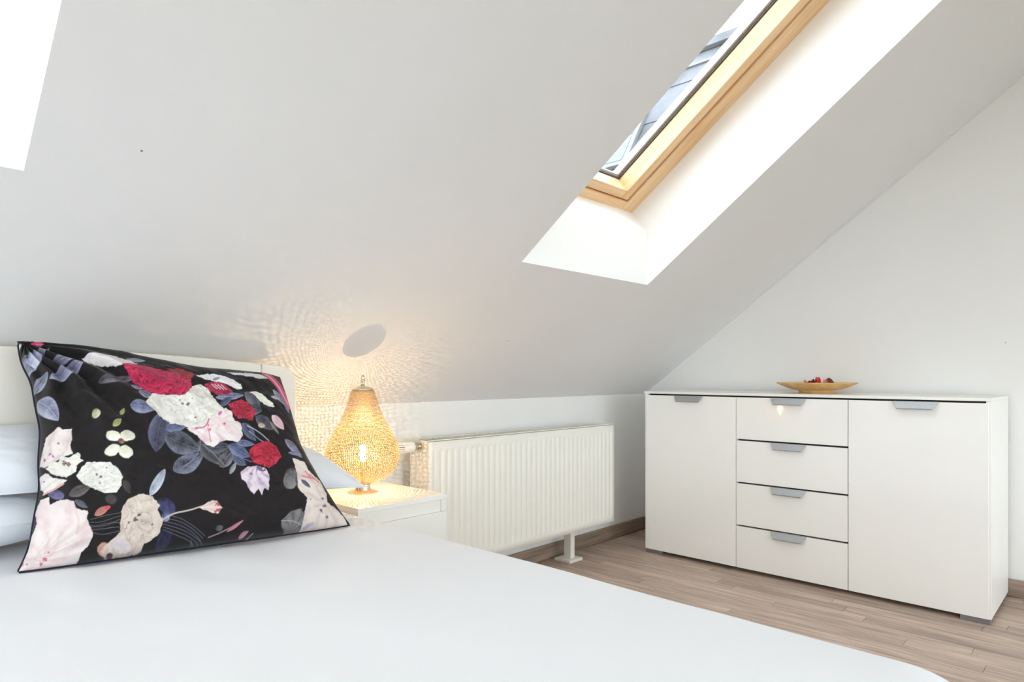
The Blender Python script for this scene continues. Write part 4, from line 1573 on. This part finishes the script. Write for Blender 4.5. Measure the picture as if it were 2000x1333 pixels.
    c.flower([(366, 834), (384, 830), (406, 832), (410, 814), (426, 804), (440, 797), (452, 805), (460, 820), (472, 826), (477, 850), (468, 863), (444, 859), (432, 863), (420, 873), (404, 869), (388, 850)], (224, 172, 190), (238, 228, 226), 'petal', (428, 818), ((202, 66, 124), [(430, 806, 4), (408, 828, 4), (412, 838, 3), (440, 826, 4), (386, 834, 3)]), seed=27)
    c.stroke([(384, 834), (404, 832), (410, 816)], 1.6, (206, 90, 140))
    c.stroke([(408, 834), (412, 848), (414, 862)], 1.2, (214, 130, 160))
    c.flower([(443, 790), (468, 783), (484, 791), (499, 808), (492, 825), (480, 821), (468, 819), (456, 811)], (112, 14, 36), (216, 62, 84), 'rose', (470, 803), seed=28, rings=3)
    c.flower([(484, 768), (498, 767), (510, 774), (520, 784), (530, 790), (535, 799), (520, 797), (506, 789), (498, 780)], (190, 190, 174), (238, 238, 226), 'white', seed=29, rough=1.4)
    c.leaf(526, 778, 546, 780, 4, (120, 122, 134), (220, 222, 226))
    c.leaf(529, 815, 556, 840, 8, (206, 150, 170), (236, 224, 224))
    c.blob(510, 834, 8, 5, (150, 126, 112), (214, 196, 180), .3, 3)
    c.leaf(526, 826, 546, 850, 4, (96, 90, 84), (170, 160, 150))
    c.flower([(489, 878), (504, 866), (526, 863), (542, 874), (549, 894), (540, 907), (524, 917), (510, 909), (496, 905), (488, 892)], (122, 14, 34), (220, 58, 80), 'rose', (520, 886), seed=30, rings=3.5)
    # ---- large pale blossom at the right edge
    c.flower([(569, 895), (596, 901), (602, 916), (628, 938), (638, 960), (640, 980), (656, 988), (674, 1004), (688, 1020), (664, 1040), (596, 1042), (594, 1010), (598, 976), (580, 956), (578, 926)], (196, 172, 172), (226, 214, 204), 'petal', (636, 984), ((92, 62, 92), [(630, 974, 3.5), (634, 988, 4), (627, 998, 5), (605, 978, 2.5), (640, 1010, 3)]), seed=31)
    for (ax, ay, bx, by) in ((596, 920, 606, 934), (604, 926, 622, 940), (590, 930, 612, 934)):
        c.stroke([(ax, ay), (bx, by)], 1.8, (216, 108, 134), .8)
    c.leaf(586, 938, 606, 954, 5, (44, 42, 62), (120, 122, 150))
    c.blob(608, 1026, 12, 5, (168, 152, 186), (206, 196, 206), -.5, 8)
    c.blob(674, 1030, 11, 6, (60, 54, 68), (120, 112, 124), -.4, 4)
    # woven tone
    n = fbm(x / 60, y / 60, 77, 3)
    c.c *= (.78 + .2 * n)[:, None]
    return c.c


NU, NV = 560, 430
gu = np.linspace(0, 1, NU)
gv = np.linspace(0, 1, NV)
gu = gu + .035 * np.sin(2 * PI * gu) / (2 * PI) * -2
gv = gv + .035 * np.sin(2 * PI * gv) / (2 * PI) * -2
U, V = np.meshgrid(gu, gv, indexing='ij')
FP = cushion_surface(U, V, True)
cush = empty('cushion', tuple(CB + CU * .31))
tag(cush, 'black scatter cushion printed with roses and peonies, leaning on the white pillows', 'cushion')
me = grid_mesh('printed_face', FP)
xs_, ys_ = print_coords(U.ravel(), V.ravel())
cols = np.ones((NU * NV, 4), np.float32)
cols[:, :3] = paint(xs_, ys_)
ca = me.color_attributes.new('print', 'FLOAT_COLOR', 'POINT')
ca.data.foreach_set('color', cols.ravel())
m, nt, p = new_mat('printed_floral_cotton')
at = nt.nodes.new('ShaderNodeAttribute')
at.attribute_name = 'print'
nt.links.new(at.outputs['Color'], p.inputs['Base Color'])
p.inputs['Roughness'].default_value = .75
p.inputs['Sheen Weight'].default_value = .12
p.inputs['Sheen Roughness'].default_value = .5
p.inputs['Specular IOR Level'].default_value = .3
wv = nt.nodes.new('ShaderNodeTexNoise')
wv.inputs['Scale'].default_value = 420
tcn = nt.nodes.new('ShaderNodeTexCoord')
nt.links.new(tcn.outputs['Object'], wv.inputs['Vector'])
bp = nt.nodes.new('ShaderNodeBump')
bp.inputs['Strength'].default_value = .15
bp.inputs['Distance'].default_value = .001
nt.links.new(wv.outputs['Fac'], bp.inputs['Height'])
nt.links.new(bp.outputs[0], p.inputs['Normal'])
M['print'] = m
link('printed_face', me, 'print', cush, True)
gb = np.linspace(0, 1, 70)
U2, V2 = np.meshgrid(gb, gb, indexing='ij')
me = grid_mesh('velvet_back', cushion_surface(U2, V2, False)[:, ::-1])
link('velvet_back', me, 'velvet', cush, True)
ed = cushion_surface(U2, V2, False)
n = len(gb)
ring = [tuple(ed[i, 0]) for i in range(n)] + [tuple(ed[n - 1, j]) for j in range(1, n)] + [tuple(ed[i, n - 1]) for i in range(n - 2, -1, -1)] + [tuple(ed[0, j]) for j in range(n - 2, -1, -1)]
MB().tube([tuple(np.array(q) - CN * .003) for q in ring], .0032, 8).build('piping', 'velvet', cush, smooth=True)
